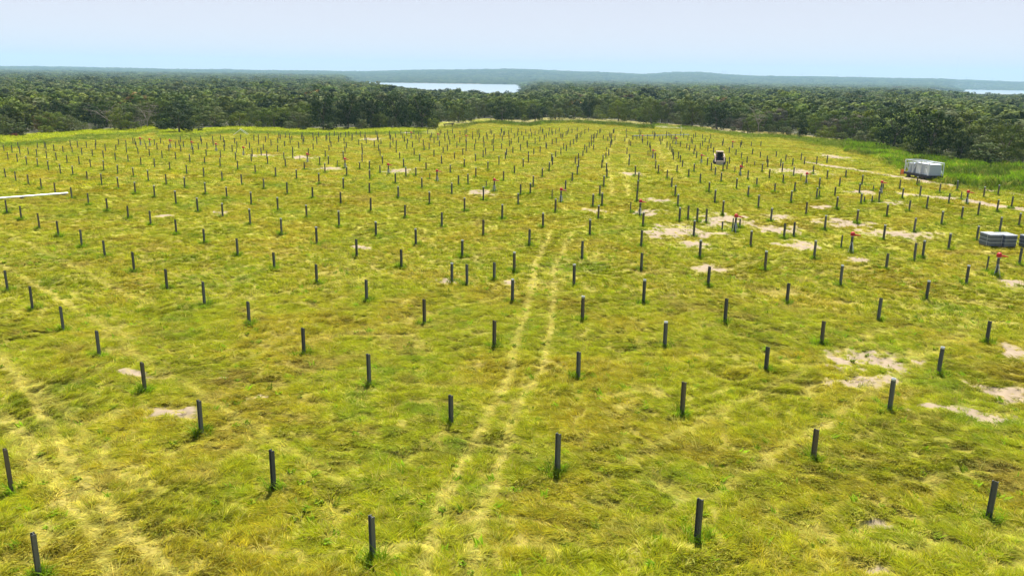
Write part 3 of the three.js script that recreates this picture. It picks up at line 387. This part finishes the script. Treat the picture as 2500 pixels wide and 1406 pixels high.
{ // the wood behind: the trees along its edge one by one, the rest as one mass
  const r = rng(4242), near = [], mass = [];
  const pick = (x, z) => { const n = 0.5 + 0.45 * noise(x / 35, z / 35) + 0.75 * (r() - 0.5); return n > 0.97 ? 'lime' : n > 0.76 ? 'fern' : n > 0.52 ? 'olive' : n > 0.34 ? 'moss' : n > 0.2 ? 'grey' : n > 0.195 ? 'rust' : 'dark'; };
  for (let z = -110; z > -430; z -= 6.6) for (let x = -330; x < 330; x += 6.6) {
    const X = x + (r() - 0.5) * 5.6, Z = z + (r() - 0.5) * 5.6, s = X / -Z; if (Math.abs(s) > 0.74) continue;
    const t = edgeAt(s) + Z; if (t > -2.2) continue;
    if (EDGE_TREES.some((q) => Math.hypot(q[0] - X, q[1] - Z) < q[2] * 0.42)) continue;
    if (r() < (t > -9 ? 0.28 : 0.06)) continue;
    const young = t > -9 ? lerp(0.45, 1.05, r()) : 1, big = r(), h = lerp(3.6, 8.2, Math.pow(big, 1.3)) * young, w = h * lerp(0.9, 1.3, r()) + 0.8;
    const front = t > -30 && Math.abs(s) < 0.68, kind = front && s > 0.15 && s < 0.42 && r() < 0.22 ? 'drab' : pick(X, Z);
    (front ? near : mass).push([X, Z, w, h, kind, t]);
  }
  near.sort((a, b) => b[5] - a[5]);
  near.splice(235).forEach((q) => mass.push(q));
  // each is told apart by the marked tree it stands nearest to
  const ANCHORS = EDGE_TREES.filter((q) => q[5].split(' ').length <= 9), taken = new Set(), COLOUR = { dark: 'dark green', olive: 'olive green', lime: 'yellow green', moss: 'mossy green', fern: 'fresh green', grey: 'grey green', rust: 'rusty brown', drab: 'drab grey', shrub: 'olive' };
  const beside = (x, z, what, most = 9) => {
    const order = ANCHORS.filter((q) => q[5].split(' ').length <= most).sort((m, n) => Math.hypot(m[0] - x, m[1] - z) - Math.hypot(n[0] - x, n[1] - z)).slice(0, 6);
    for (const q of order) {
      const side = (x / -z - q[0] / -q[1]) * -z, back = -z + q[1], rel = Math.abs(side) > 5 ? (side > 0 ? 'right of' : 'left of') : back > 14 ? 'well behind' : back > 3 ? 'just behind' : side > 0 ? 'close right of' : 'close left of', text = `${what} ${rel} the ${q[5]}`;
      if (!taken.has(text)) { taken.add(text); return text; }
    }
    return null;
  };
  const side3 = (s) => s < -0.11 ? 'left' : s < 0.17 ? 'middle' : 'right';
  near.forEach(([x, z, w, h, kind], i) => { const where = side3(x / -z); plant('tree', kind, i, x, z, w, h, r() * 6.28, beside(x, z, `${COLOUR[kind]} tree`) || `${COLOUR[kind]} tree packed into the front of the ${where} wood`, `trees along the front of the ${where} wood`); });
  for (let i = 0; i < 64; i++) {
    const s = -0.63 + 1.24 * (i + r()) / 64, z = -(edgeAt(s) - 1 - (Math.abs(s) > 0.2 ? 8 : 3.5) * r() * r()), x = -z * s, kind = ['shrub', 'olive', 'grey', 'lime', 'dark'][Math.floor(r() * 5)], h = lerp(1.1, 2.6, r());
    plant('shrub', kind, i, x, z, h * lerp(1.1, 1.8, r()), h, r() * 6.28, beside(x, z, `low ${COLOUR[kind]} shrub`, 8) || `low ${COLOUR[kind]} shrub along the foot of the ${side3(s)} wood`, `shrubs along the foot of the ${side3(s)} wood`);
  }
  const ring = (d0, d1, cell, ws, hs) => {
    for (let z = -d0; z > -d1; z -= cell) for (let x = 0.72 * z; x < -0.72 * z; x += cell) {
      const X = x + (r() - 0.5) * cell * 0.9, Z = z + (r() - 0.5) * cell * 0.9; if (ground(X, Z) < LAKE + 0.6 || (X / -Z > 0.5 && Z < -1700 && Z > -3000)) continue;
      if (r() < 0.07) continue;
      const h = lerp(4.2, 8.4, r()) * hs * (r() < 0.04 ? 1.35 : 1); mass.push([X, Z, h * ws * lerp(0.85, 1.25, r()), h, pick(X, Z), -99]);
    }
  };
  ring(430, 1000, 7.4, 1.2, 1); ring(1000, 2000, 11, 1.5, 1); ring(2000, 4600, 24, 3.0, 1.05); ring(4600, 7300, 42, 4.6, 1.15);
  const far = [0, 1, 2].map((i) => crownGeometry(700 + i, 460, 0.064, { clumps: [11, 9, 13][i], low: 0.14, belly: 0.45, round: 2.8, smooth: 0.3, fine: 1.3 }));
  const stem = new THREE.CylinderGeometry(0.015, 0.025, 0.4, 5).translate(0, 0.15, 0);
  const white = new THREE.MeshPhysicalMaterial({ vertexColors: true, roughness: 0.75, transmission: 0.36, thickness: 0, side: THREE.DoubleSide, specularIntensity: 0.1 });
  const root = new THREE.Group(), m = new THREE.Matrix4(), q = new THREE.Quaternion(), e = new THREE.Euler(), v = new THREE.Vector3(), sc = new THREE.Vector3(), c = new THREE.Color();
  far.forEach((g, k) => {
    const mine = mass.filter((_, i) => i % 3 === k), im = new THREE.InstancedMesh(g, white, mine.length); im.name = 'crown';
    mine.forEach(([x, z, w, h, kind], i) => { e.set(0, r() * 6.28, 0); q.setFromEuler(e); m.compose(v.set(x, ground(x, z) - 0.3, z), q, sc.set(w * 1.15, h * 1.05, w * 1.15)); im.setMatrixAt(i, m); const tone = 0.62 + 0.75 * r(); im.setColorAt(i, c.setRGB(...LEAF[kind].map((p) => p * tone))); });
    root.add(im);
  });
  const close = mass.filter((p) => p[1] > -330), im = new THREE.InstancedMesh(stem, bark, close.length); im.name = 'trunk';
  close.forEach(([x, z, w, h], i) => { m.compose(v.set(x, ground(x, z) - 0.3, z), q.identity(), sc.set(h, h, h)); im.setMatrixAt(i, m); });
  root.add(im);
  tag(top(root, 'woodland'), 'dense green woodland rolling back to the lake and hazy hills', 'woodland', null, 'stuff');
  console.log('trees', near.length, mass.length);
}

// ---------------------------------------------------------------- piles
const steels = [[0.10, 0.108, 0.115], [0.13, 0.138, 0.145], [0.085, 0.09, 0.098], [0.125, 0.108, 0.09]].map((c) => mat(c, 0.48, 0.4)), steel = steels[0], galv = mat([0.52, 0.54, 0.56], 0.45, 0.6), redPaint = mat([0.45, 0.008, 0.006], 0.5);
// the piles stand on a square grid turned 45 degrees to the view; their webs run along one of its directions
const TURN = Math.atan2(-4.6, 4.7);
function section(h, depth = 0.152, flange = 0.102, thick = 0.011, buried = 0.35) {
  const at = (g) => g.rotateY(-TURN);
  return { flangeA: at(box(flange, h + buried, thick, 0, (h - buried) / 2, depth / 2 - thick / 2)), flangeB: at(box(flange, h + buried, thick, 0, (h - buried) / 2, -depth / 2 + thick / 2)), web: at(box(thick * 0.8, h + buried - 0.002, depth - 2 * thick, 0, (h - buried) / 2 - 0.001, 0)) };
}
const S = section(1.24), whole = join([S.flangeA.clone(), S.flangeB.clone(), S.web.clone()]), slimS = section(0.98, 0.1, 0.055, 0.008), stubS = section(0.74, 0.12, 0.08, 0.01);
const slimGeo = join(Object.values(slimS)), stubGeo = join(Object.values(stubS));
const tops = rng(99);
const pileProto = new THREE.Group(); part(pileProto, 'flange', S.flangeA, steel); part(pileProto, 'flange', S.flangeB, steel); part(pileProto, 'web', S.web, steel);
function stand(o, x, z) { o.position.set(x, ground(x, z), z); o.scale.y = 0.94 + 0.13 * tops(); o.rotation.set((tops() - 0.5) * 0.02, (tops() - 0.5) * 0.06, (tops() - 0.5) * 0.02); return o; }
const NTH = ['first', 'second', 'third', 'fourth', 'fifth', 'sixth', 'seventh', 'eighth', 'ninth', 'tenth', 'eleventh', 'twelfth', 'thirteenth', 'fourteenth', 'fifteenth', 'sixteenth', 'seventeenth', 'eighteenth', 'nineteenth', 'twentieth', 'twenty-first', 'twenty-second', 'twenty-third', 'twenty-fourth', 'twenty-fifth'];
const ring = new THREE.CylinderGeometry(0.085, 0.085, 0.075, 14, 1, true), lip = new THREE.CylinderGeometry(0.072, 0.072, 0.075, 14, 1, true);
const capGeo = join([ring, lip, new THREE.RingGeometry(0.072, 0.085, 14).rotateX(-Math.PI / 2).translate(0, 0.0375, 0), new THREE.CircleGeometry(0.085, 14).rotateX(Math.PI / 2).translate(0, -0.0375, 0)]).translate(0, 1.285, 0), capMat = mat([0.6, 0.62, 0.63], 0.4, 0.3, { side: THREE.DoubleSide });
const cappedNear = pileProto.clone(); part(cappedNear, 'collar', capGeo, capMat);
const cappedFar = new THREE.Group(); part(cappedFar, 'pile', whole, steel); part(cappedFar, 'collar', capGeo, capMat);
const allPiles = [];
function pile(x, z, label, capped) {
  const near = -z < 62, p = stand(capped ? (near ? cappedNear : cappedFar).clone() : near ? pileProto.clone() : new THREE.Mesh(whole, steel), x, z), metal = steels[Math.floor(tops() * 4)];
  p.traverse((m) => { if (m.isMesh && m.name !== 'collar') m.material = metal; });
  tag(top(p, 'steel_pile'), label, 'pile', 'steel piles set out in diagonal lines'); allPiles.push([x, z]);
}
PILE_LINES.forEach((line, k) => line.forEach(([x, z], n) => pile(x, z, `dark steel pile, ${NTH[n]} from the left in the ${NTH[k]} diagonal line from the front`, k > 2 && k !== 5 && tops() < 0.8)));
const nearestDrive = (x, z) => DRIVE_PILES.reduce((b, q, i) => Math.hypot(q[0] - x, q[1] - z) < Math.hypot(DRIVE_PILES[b][0] - x, DRIVE_PILES[b][1] - z) && i < 25 ? i : b, 0);
LOOSE_PILES.forEach(([x, z]) => pile(x, z, z > -20 ? 'steel pile cut off nearest the bottom left corner' : z > -27 ? 'steel pile at the left frame edge below the long lines' : `dark steel pile off the lines, nearest to the ${NTH[nearestDrive(x, z)]} nearest gearbox pile`));
{ // the small crowded piles at the back
  const list = FAR_PILES.map(([x, z]) => whole.clone().scale(1, 0.94 + 0.13 * tops(), 1).translate(x, ground(x, z), z));
  tag(top(new THREE.Mesh(mergeGeometries(list), steel), 'distant_piles'), 'crowded dark steel piles in the back half of the field', 'piles', 'steel piles set out in diagonal lines', 'stuff');
}
SLIM_PILES.forEach(([x, z], i) => { const p = stand(new THREE.Mesh(slimGeo, steel), x, z); tag(top(p, 'slim_pile'), `slim short pile left of the ${NTH[i]} nearest red drive pile`, 'pile', 'slim piles beside the drives'); allPiles.push([x, z]); });
STUB_PILES.forEach(([x, z], i) => { const p = stand(new THREE.Mesh(stubGeo, steel), x, z); tag(top(p, 'stub_pile'), `knee high cut steel stub, ${NTH[i]} nearest of the stubs at right`, 'pile', 'stub piles on the right side'); allPiles.push([x, z]); });
{ // drive piles: a pile with a red gearbox on its head, a motor arm and two braces
  const proto = new THREE.Group();
  part(proto, 'pile', whole, steel);
  const head = new THREE.LatheGeometry([[0.001, 0], [0.15, 0], [0.17, 0.03], [0.17, 0.17], [0.14, 0.2], [0.12, 0.26], [0.06, 0.3], [0.001, 0.3]].map((p) => new THREE.Vector2(...p)), 14).translate(0, 1.3, 0);
  const gear = part(proto, 'gearbox', head, redPaint);
  part(gear, 'motor', join([bar([0.1, 1.38, 0], [0.42, 1.34, 0.1], 0.055, 10), bar([0.42, 1.34, 0.1], [0.58, 1.32, 0.14], 0.035, 8)]), redPaint);
  part(proto, 'cap_plate', box(0.22, 0.05, 0.22, 0, 1.272, 0), galv);
  for (const [a, b] of [[-0.3, 0.12], [0.3, -0.1], [0.06, 0.34]]) part(proto, 'brace', beam([a * 0.2, 0.82, b * 0.2], [a, -0.1, b], 0.05, 0.02), galv);
  DRIVE_PILES.forEach(([x, z], i) => { const p = i ? proto.clone() : proto; p.position.set(x, ground(x, z), z); p.rotation.y = (tops() - 0.5) * 0.5; tag(top(p, 'drive_pile'), i < 25 ? `braced pile with red gearbox on top, ${NTH[i]} nearest of them` : 'distant braced pile with a red gearbox in the back rows', 'drive pile', 'piles with red gearboxes'); allPiles.push([x, z]); });
}
console.log('piles', allPiles.length);

// ---------------------------------------------------------------- things lying about the field
{ // long galvanised tube from the left edge to a pile
  const g = new THREE.Group(), a = [-46.9, 0, -83.7], b = [-55.5, 0, -75]; for (const p of [a, b]) p[1] = ground(p[0], p[2]) + 0.2;
  part(g, 'tube', bar(a, b, 0.085, 14), mat([0.78, 0.79, 0.8], 0.35, 0.25));
  for (const f of [0.03, 0.35, 0.75]) { const p = a.map((v, k) => lerp(v, b[k], f)); part(g, 'block', box(0.35, 0.2, 0.18, p[0], p[1] - 0.175, p[2]), mat([0.16, 0.12, 0.08], 0.9)); }
  tag(top(g, 'torque_tube'), 'long white galvanised tube running from a pile to the left frame edge', 'tube');
  const g2 = new THREE.Group(), q = [[28.8, -197.6], [35.4, -200.7], [44.4, -206.4]].map(([x, z]) => [x, ground(x, z) + 0.55, z]);
  part(g2, 'tube', join([bar(q[0], q[1], 0.08, 10), bar(q[1], q[2], 0.08, 10)]), mat([0.3, 0.36, 0.42], 0.4, 0.4));
  for (const p of [q[0], q[1], q[2]]) part(g2, 'support', box(0.16, 0.56, 0.16, p[0], p[1] - 0.34, p[2]), steel);
  tag(top(g2, 'torque_tube'), 'blue grey tube laid on supports across the distant middle rows', 'tube');
}
{ // enclosed equipment skid with a tube cage
  const g = new THREE.Group(), L = 5.5, W = 2.15, B = 0.72, H = 2.38, lx = L / 2, wz = W / 2;
  const cage = mat([0.66, 0.68, 0.70], 0.45, 0.2), panel = mat([0.62, 0.65, 0.69], 0.55, 0.05), panelB = mat([0.42, 0.46, 0.52], 0.55, 0.1), black = mat([0.018, 0.02, 0.024], 0.7);
  const base = part(g, 'skid_base', join([box(L + 0.1, 0.32, 0.16, 0, B - 0.16, wz), box(L + 0.1, 0.32, 0.16, 0, B - 0.16, -wz), box(0.12, 0.3, W - 0.17, L / 2, B - 0.17, 0), box(L, 0.08, W - 0.16, 0, B - 0.05, 0), ...[-0.45, -0.15, 0.15, 0.45].map((f) => box(0.14, 0.2, W - 0.15, f * L, B - 0.13, 0))]), black);
  for (const [x, z] of [[-1.9, wz], [-1.9, -wz], [1.5, wz], [1.5, -wz]]) part(base, 'support_block', box(0.5, 0.46, 0.3, x, 0.17, z * 0.85), mat([0.10, 0.075, 0.05], 0.95));
  for (const f of [-0.5, -0.17, 0.17, 0.5]) for (const z of [-wz, wz]) part(g, 'post', box(0.09, H - B, 0.09, f * L, (H + B) / 2, z), cage);
  for (const z of [-wz, wz]) part(g, 'top_rail', box(L + 0.09, 0.09, 0.09, 0, H + 0.045, z), cage);
  for (const f of [-0.5, -0.17, 0.17, 0.5]) part(g, 'top_rail', box(0.085, 0.085, W - 0.1, f * L, H + 0.043, 0), cage);
  for (const z of [-wz, wz]) part(g, 'middle_rail', box(L * 0.33 - 0.1, 0.06, 0.06, -L * 0.335, 2.0, z), cage);
  for (const z of [-wz - 0.03, wz + 0.03]) for (const [a, b] of [[-0.5, -0.36], [-0.36, -0.2], [-0.17, 0.0], [0.17, 0.02], [0.49, 0.3]]) part(g, 'brace', beam([a * L, B + 0.04, z], [b * L, H - 0.1, z], 0.055, 0.055), cage);
  const cab = part(g, 'cabinet', rbox(L * 0.54, H - B - 0.28, W - 0.35, L * 0.2, B + (H - B - 0.28) / 2, 0, 0.04), panel);
  for (const x of [0.02, 0.2, 0.38]) for (const z of [-1, 1]) { const d = part(cab, 'door', box(L * 0.165, H - B - 0.5, 0.03, x * L, B + (H - B - 0.3) / 2, z * (wz - 0.165)), x === 0.2 ? panelB : panel); }
  part(cab, 'vent', box(0.22, 0.16, 0.05, L * 0.33, 1.75, wz - 0.14), black);
  for (let i = 0; i < 14; i++) part(cab, 'end_rib', box(0.04, H - B - 0.42, 0.06, L * 0.47 + 0.016, B + (H - B - 0.3) / 2, -0.78 + i * 0.12), panelB);
  for (const [x, h, w] of [[-2.2, 1.35, 0.62], [-1.45, 1.3, 0.6], [-0.75, 1.55, 0.5]]) part(g, 'equipment_box', rbox(w, h, W - 0.7, x, B + h / 2, 0, 0.03), x > -1 ? mat([0.2, 0.23, 0.27], 0.6) : panelB);
  part(g, 'roof_panel', box(L * 0.6, 0.03, W - 0.25, L * 0.18, H - 0.16, 0), panel);
  g.position.set(57.9, ground(57.9, -113.6), -113.6); g.rotation.y = -Math.atan2(0.99, 0.12);
  tag(top(g, 'equipment_skid'), 'grey caged equipment skid on a black base beside the sandy track', 'equipment skid');
  const o = new THREE.Group(), om = mat([0.85, 0.20, 0.04], 0.7);
  part(o, 'panel', new THREE.BoxGeometry(0.55, 0.8, 0.03, 4, 4, 1).translate(0, 0.5, 0), om); for (const x of [-0.27, 0.27]) part(o, 'stake', box(0.04, 1.0, 0.04, x, 0.45, 0.04), deadWood);
  o.position.set(56.9, ground(56.9, -117.6), -117.6); o.rotation.y = -0.3; tag(top(o, 'safety_barrier'), 'small orange safety barrier at the left end of the equipment skid', 'barrier');
}
{ // compact loader facing the camera
  const g = new THREE.Group(), cream = mat([0.38, 0.28, 0.21], 0.65), dark = mat([0.012, 0.012, 0.015], 0.6), red = mat([0.20, 0.025, 0.025], 0.6), rubber = mat([0.02, 0.02, 0.02], 0.9), glass = mat([0.02, 0.025, 0.03], 0.12);
  part(g, 'chassis', rbox(1.15, 0.62, 2.1, 0, 0.62, -0.2, 0.06), dark);
  part(g, 'engine_cover', rbox(1.3, 0.75, 0.8, 0, 1.05, -1.25, 0.08), cream);
  for (const x of [-0.76, 0.76]) {
    const path = new THREE.Shape(); path.moveTo(-0.95, 0.02); path.lineTo(0.75, 0.02); path.quadraticCurveTo(1.12, 0.08, 1.1, 0.36); path.quadraticCurveTo(1.05, 0.58, 0.8, 0.6); path.lineTo(-0.9, 0.62); path.quadraticCurveTo(-1.22, 0.5, -1.22, 0.28); path.quadraticCurveTo(-1.2, 0.05, -0.95, 0.02);
    part(g, 'track', new THREE.ExtrudeGeometry(path, { depth: 0.32, bevelEnabled: true, bevelSize: 0.02, bevelThickness: 0.02, bevelSegments: 1 }).rotateY(-Math.PI / 2).translate(x + 0.16, 0, 0), rubber);
    part(g, 'side_panel', rbox(0.14, 0.55, 1.7, x * 0.86, 0.92, -0.25, 0.04), x < 0 ? red : cream);
    const arm = part(g, 'lift_arm', join([beam([x * 0.98, 1.55, -1.35], [x * 0.98, 1.28, 0.35], 0.13, 0.17), beam([x * 0.98, 1.3, 0.32], [x * 0.92, 0.42, 1.12], 0.13, 0.17)]), cream);
    part(arm, 'cylinder', bar([x * 0.98, 0.75, -0.6], [x * 0.98, 1.3, 0.1], 0.045, 8), galv);
  }
  const cab = part(g, 'cab', join([box(0.1, 1.15, 0.1, -0.5, 1.42, 0.32), box(0.1, 1.15, 0.1, 0.5, 1.42, 0.32), box(0.1, 1.15, 0.1, -0.5, 1.42, -0.75), box(0.1, 1.15, 0.1, 0.5, 1.42, -0.75), rbox(1.18, 0.1, 1.32, 0, 2.02, -0.22, 0.03)]), cream);
  part(cab, 'rear_window', box(0.9, 0.75, 0.03, 0, 1.55, -0.76), glass); part(cab, 'seat', join([rbox(0.5, 0.14, 0.45, 0, 1.0, -0.35, 0.04), rbox(0.5, 0.62, 0.12, 0, 1.32, -0.6, 0.05)]), dark);
  for (const x of [-0.46, 0.46]) part(cab, 'side_mesh', box(0.02, 0.95, 0.95, x, 1.45, -0.22), dark);
  const bk = new THREE.Shape(); bk.moveTo(0, 0); bk.lineTo(0.62, 0.02); bk.lineTo(0.62, 0.05); bk.lineTo(0.12, 0.1); bk.lineTo(0.08, 0.5); bk.lineTo(0.16, 0.58); bk.lineTo(0.12, 0.62); bk.lineTo(0.02, 0.52); bk.closePath();
  part(g, 'bucket', join([new THREE.ExtrudeGeometry(bk, { depth: 1.05, bevelEnabled: false }).rotateY(-Math.PI / 2).translate(0.525, 0.04, 1.0), box(0.03, 0.45, 0.42, -0.54, 0.3, 1.22), box(0.03, 0.45, 0.42, 0.54, 0.3, 1.22), box(1.05, 0.5, 0.03, 0, 0.32, 1.5)]), mat([0.42, 0.36, 0.27], 0.8));
  g.position.set(33.4, ground(33.4, -131) + 0.02, -131); g.rotation.y = -0.16;
  tag(top(g, 'compact_loader'), 'cream tracked loader with a dark open cab among the right hand piles', 'loader');
}
{ // strapped stacks of sections at the right edge
  const blue = mat([0.11, 0.13, 0.17], 0.5, 0.3), white = mat([0.55, 0.57, 0.6], 0.5, 0.2), timber = mat([0.25, 0.18, 0.1], 0.9);
  const stack = () => {
    const g = new THREE.Group();
    for (const x of [-0.4, 0.4]) part(g, 'skid', box(0.1, 0.1, 1.3, x, 0.05, 0), timber);
    for (let k = 0; k < 3; k++) for (let i = 0; i < 4; i++) part(g, 'section', rbox(0.245, 0.255, 1.34 - 0.03 * (i % 2), -0.375 + i * 0.25, 0.235 + k * 0.285, 0, 0.02), blue);
    for (let k = 0; k < 3; k++) part(g, 'spacer', box(1.02, 0.022, 1.36, 0, 0.374 + k * 0.285, 0), k < 2 ? white : blue);
    for (let i = 0; i < 7; i++) part(g, 'rib', box(0.075, 0.07, 1.36, -0.45 + i * 0.15, 0.985, 0), white);
    part(g, 'strap', box(1.05, 0.83, 0.03, 0, 0.52, 0.35), mat([0.5, 0.5, 0.5], 0.5));
    return g;
  };
  const proto = stack();
  [[38.25, -63.0, 'left blue stack of sections with white ribbed top at right'], [39.35, -62.85, 'second blue stack with white ribs touching the left stack'], [40.95, -62.1, 'third blue stack with white ribs near the right frame edge'], [42.05, -61.9, 'blue stack cut off by the right frame edge']].forEach(([x, z, label], i) => {
    const g = i ? proto.clone() : proto; g.position.set(x, ground(x, z), z); g.rotation.y = 0.06 + (i > 1 ? 0.1 : 0); tag(top(g, 'section_stack'), label, 'stack', 'stacked sections at the right edge');
  });
}
{ // small things along the far edge of the field
  const put = (g, name, x, z, label, category, turn = 0) => { g.position.set(x, ground(x, z), z); g.rotation.y = turn; tag(top(g, name), label, category); };
  const dark = mat([0.03, 0.028, 0.025], 0.9), pale = mat([0.75, 0.75, 0.72], 0.7);
  let g = new THREE.Group();
  for (const x of [-1.1, 1.1]) part(g, 'trestle', join([beam([x, 0, -0.5], [x, 0.9, 0], 0.1, 0.1), beam([x, 0, 0.5], [x, 0.9, 0], 0.1, 0.1), box(0.12, 0.1, 1.1, x, 0.85, 0)]), dark);
  for (let i = 0; i < 6; i++) part(g, 'timber', beam([-1.5 + 0.2 * (i % 3), 0.95 + 0.08 * (i % 2), -0.45 + i * 0.18], [1.5 + 0.15 * (i % 2), 0.9 + 0.16 * ((i * 5) % 3), -0.45 + i * 0.18], 0.12, 0.1), dark);
  put(g, 'timber_rack', -18.8, -232, 'dark rack of timbers on trestles at the field edge', 'rack', 0.3);
  g = new THREE.Group(); part(g, 'box', rbox(1.2, 0.8, 1.0, 0, 0.75, 0, 0.02), mat([0.16, 0.17, 0.17], 0.8)); part(g, 'roof', box(1.35, 0.07, 1.15, 0, 1.19, 0), pale); for (const [x, z] of [[-0.5, -0.4], [0.5, -0.4], [-0.5, 0.4], [0.5, 0.4]]) part(g, 'leg', box(0.08, 0.4, 0.08, x, 0.18, z), dark);
  put(g, 'field_box', 20.8, -303, 'small dark box with a pale lid before the middle wood', 'box');
  for (const [x, z, h, lean, label] of [[49.3, -274.9, 1.7, -0.09, 'white stake standing before the dark right wood'], [47.3, -229.6, 1.5, -0.22, 'leaning white stake near the right end of the far rows'], [60.4, -122.4, 2.0, -0.5, 'leaning white pole left of the equipment skid'], [37.3, -254, 1.2, 0.6, 'slanting pale stake beyond the far middle rows']]) {
    const o = new THREE.Mesh(join([bar([0, -0.2, 0], [Math.sin(lean) * h, Math.cos(lean) * h, 0], 0.06, 7), bar([Math.sin(lean) * h, Math.cos(lean) * h, 0], [Math.sin(lean) * (h + 0.05), Math.cos(lean) * (h + 0.05), 0], 0.072, 7)]), pale); put(o, 'stake', x, z, label, 'stake');
  }
  g = new THREE.Group(); for (const z of [-1, 1]) for (const x of [-1.7, 1.7]) part(g, 'pole', bar([x, 0, z], [0, 1.3, z], 0.035, 6), pale); part(g, 'ridge', bar([0, 1.3, -1], [0, 1.3, 1], 0.035, 6), pale);
  put(g, 'pole_frame', -62.7, -186, 'thin pale ridge frame of poles left of the far rows', 'frame', 0.2);
  // power pylons and a mast on the hills
  const tower = () => { const o = new THREE.Group(); for (const [x, z] of [[-1, -1], [1, -1], [1, 1], [-1, 1]]) part(o, 'leg', beam([x * 3.2, 0, z * 3.2], [x * 0.5, 36, z * 0.5], 0.5, 0.5), galv); for (const y of [24, 29, 34]) part(o, 'crossarm', beam([-6, y, 0], [6, y, 0], 0.5, 0.5), galv); for (let k = 0; k < 4; k++) part(o, 'lattice', join([beam([-3 + k * 0.7, k * 8, 0], [2.4 - k * 0.6, k * 8 + 8, 0], 0.3, 0.3), beam([3 - k * 0.7, k * 8, 0], [-2.4 + k * 0.6, k * 8 + 8, 0], 0.3, 0.3)]), galv); return o; };
  const proto = tower();
  [1755, 1761, 1822, 1950, 2035, 2090, 2275, 2350, 2414, 2496].forEach((px, i) => { const s = (px - 1250) / 2017, z = -6750, x = -z * s, o = i ? proto.clone() : proto; o.position.set(x, ground(x, z), z); tag(top(o, 'power_pylon'), `faint pylon on the hazy skyline, ${NTH[i]} from the left`, 'pylon', 'pylons on the skyline'); });
  const s = (2324 - 1250) / 2017, z = -6800, x = -z * s, mast = new THREE.Group(); part(mast, 'mast', new THREE.CylinderGeometry(0.5, 0.7, 195, 6).translate(0, 97, 0), galv); mast.position.set(x, ground(x, z), z); tag(top(mast, 'radio_mast'), 'very tall thin mast rising above the right skyline', 'mast');
}

// ---------------------------------------------------------------- the meadow itself
growTufts('meadow_grass', 'matted yellow green grass covering the near field', 'grass', [1, 2, 3, 4, 5].map((k) => tuftGeometry(k, 17, 0.2, 0.0145, 0.1, 0.8)), sowing(11, 12, 46, 150, 1, 0.78));
growTufts('field_grass', 'matted yellow green grass of the middle field', 'grass', [6, 7, 8].map((k) => tuftGeometry(k, 16, 0.22, 0.024, 0.16, 0.75)), sowing(12, 46, 100, 42, 1.05, 0.69));
growTufts('distant_grass', 'yellow green grass and weeds of the far field', 'grass', [9, 10].map((k) => tuftGeometry(k, 16, 0.25, 0.05, 0.32, 0.7)), sowing(13, 100, 312, 6.5, 1.3, 0.66));
{ // taller green growth round the foot of the piles
  const r = rng(31), list = [];
  for (const [x, z] of allPiles) if (-z < 120) for (let k = 0, n = 9 + Math.floor(r() * 12); k < n; k++) {
    const a = r() * 6.283, q = 0.08 + 0.34 * r(), X = x + Math.cos(a) * q, Z = z + Math.sin(a) * q, w = 0.7 + 0.6 * r(), tone = 0.7 + 0.5 * r();
    list.push({ x: X, y: surface(X, Z) - 0.02, z: Z, turn: r() * 6.283, w, h: w * (0.9 + 0.7 * r()), c: mixc(C.fresh, C.green, r() * 0.8).map((c) => c * tone) });
  }
  growTufts('pile_foot_grass', 'taller green grass tufts round the feet of the piles', 'grass', [21, 22].map((k) => tuftGeometry(k, 16, 0.34, 0.02, 0.12, 0.6)), list);
}
{ // broad weeds and dead stalks scattered through the near turf
  const r = rng(57), weeds = [], stalks = [];
  for (let i = 0; i < 5200; i++) {
    const a = (r() * 2 - 1) * 0.62, R = Math.sqrt(lerp(200, 4200, r())), x = R * Math.sin(a), z = -R * Math.cos(a), p = place(x, z); if (p.soil > 0.6 || noise(x / 6 + 80, z / 6) < -0.05 && r() < 0.7) continue;
    const w = 0.7 + 0.7 * r(), tone = 0.75 + 0.5 * r(), dead = r() < 0.5;
    (dead ? stalks : weeds).push({ x, y: surface(x, z) - 0.02, z, turn: r() * 6.283, w, h: w * (0.8 + 0.5 * r()), c: (dead ? mixc(C.straw, C.dry, r()) : mixc(C.green, C.fresh, r())).map((q) => q * tone) });
  }
  growTufts('broad_weeds', 'broad leaved green weeds dotted through the near grass', 'weeds', [41, 42].map((k) => tuftGeometry(k, 11, 0.2, 0.05, 0.1, 0.7)), weeds);
  growTufts('dead_stalks', 'pale dead stalks sticking out of the near grass', 'grass', [43, 44].map((k) => tuftGeometry(k, 7, 0.42, 0.012, 0.14, 0.5)), stalks);
}
renderer.render(scene, camera);
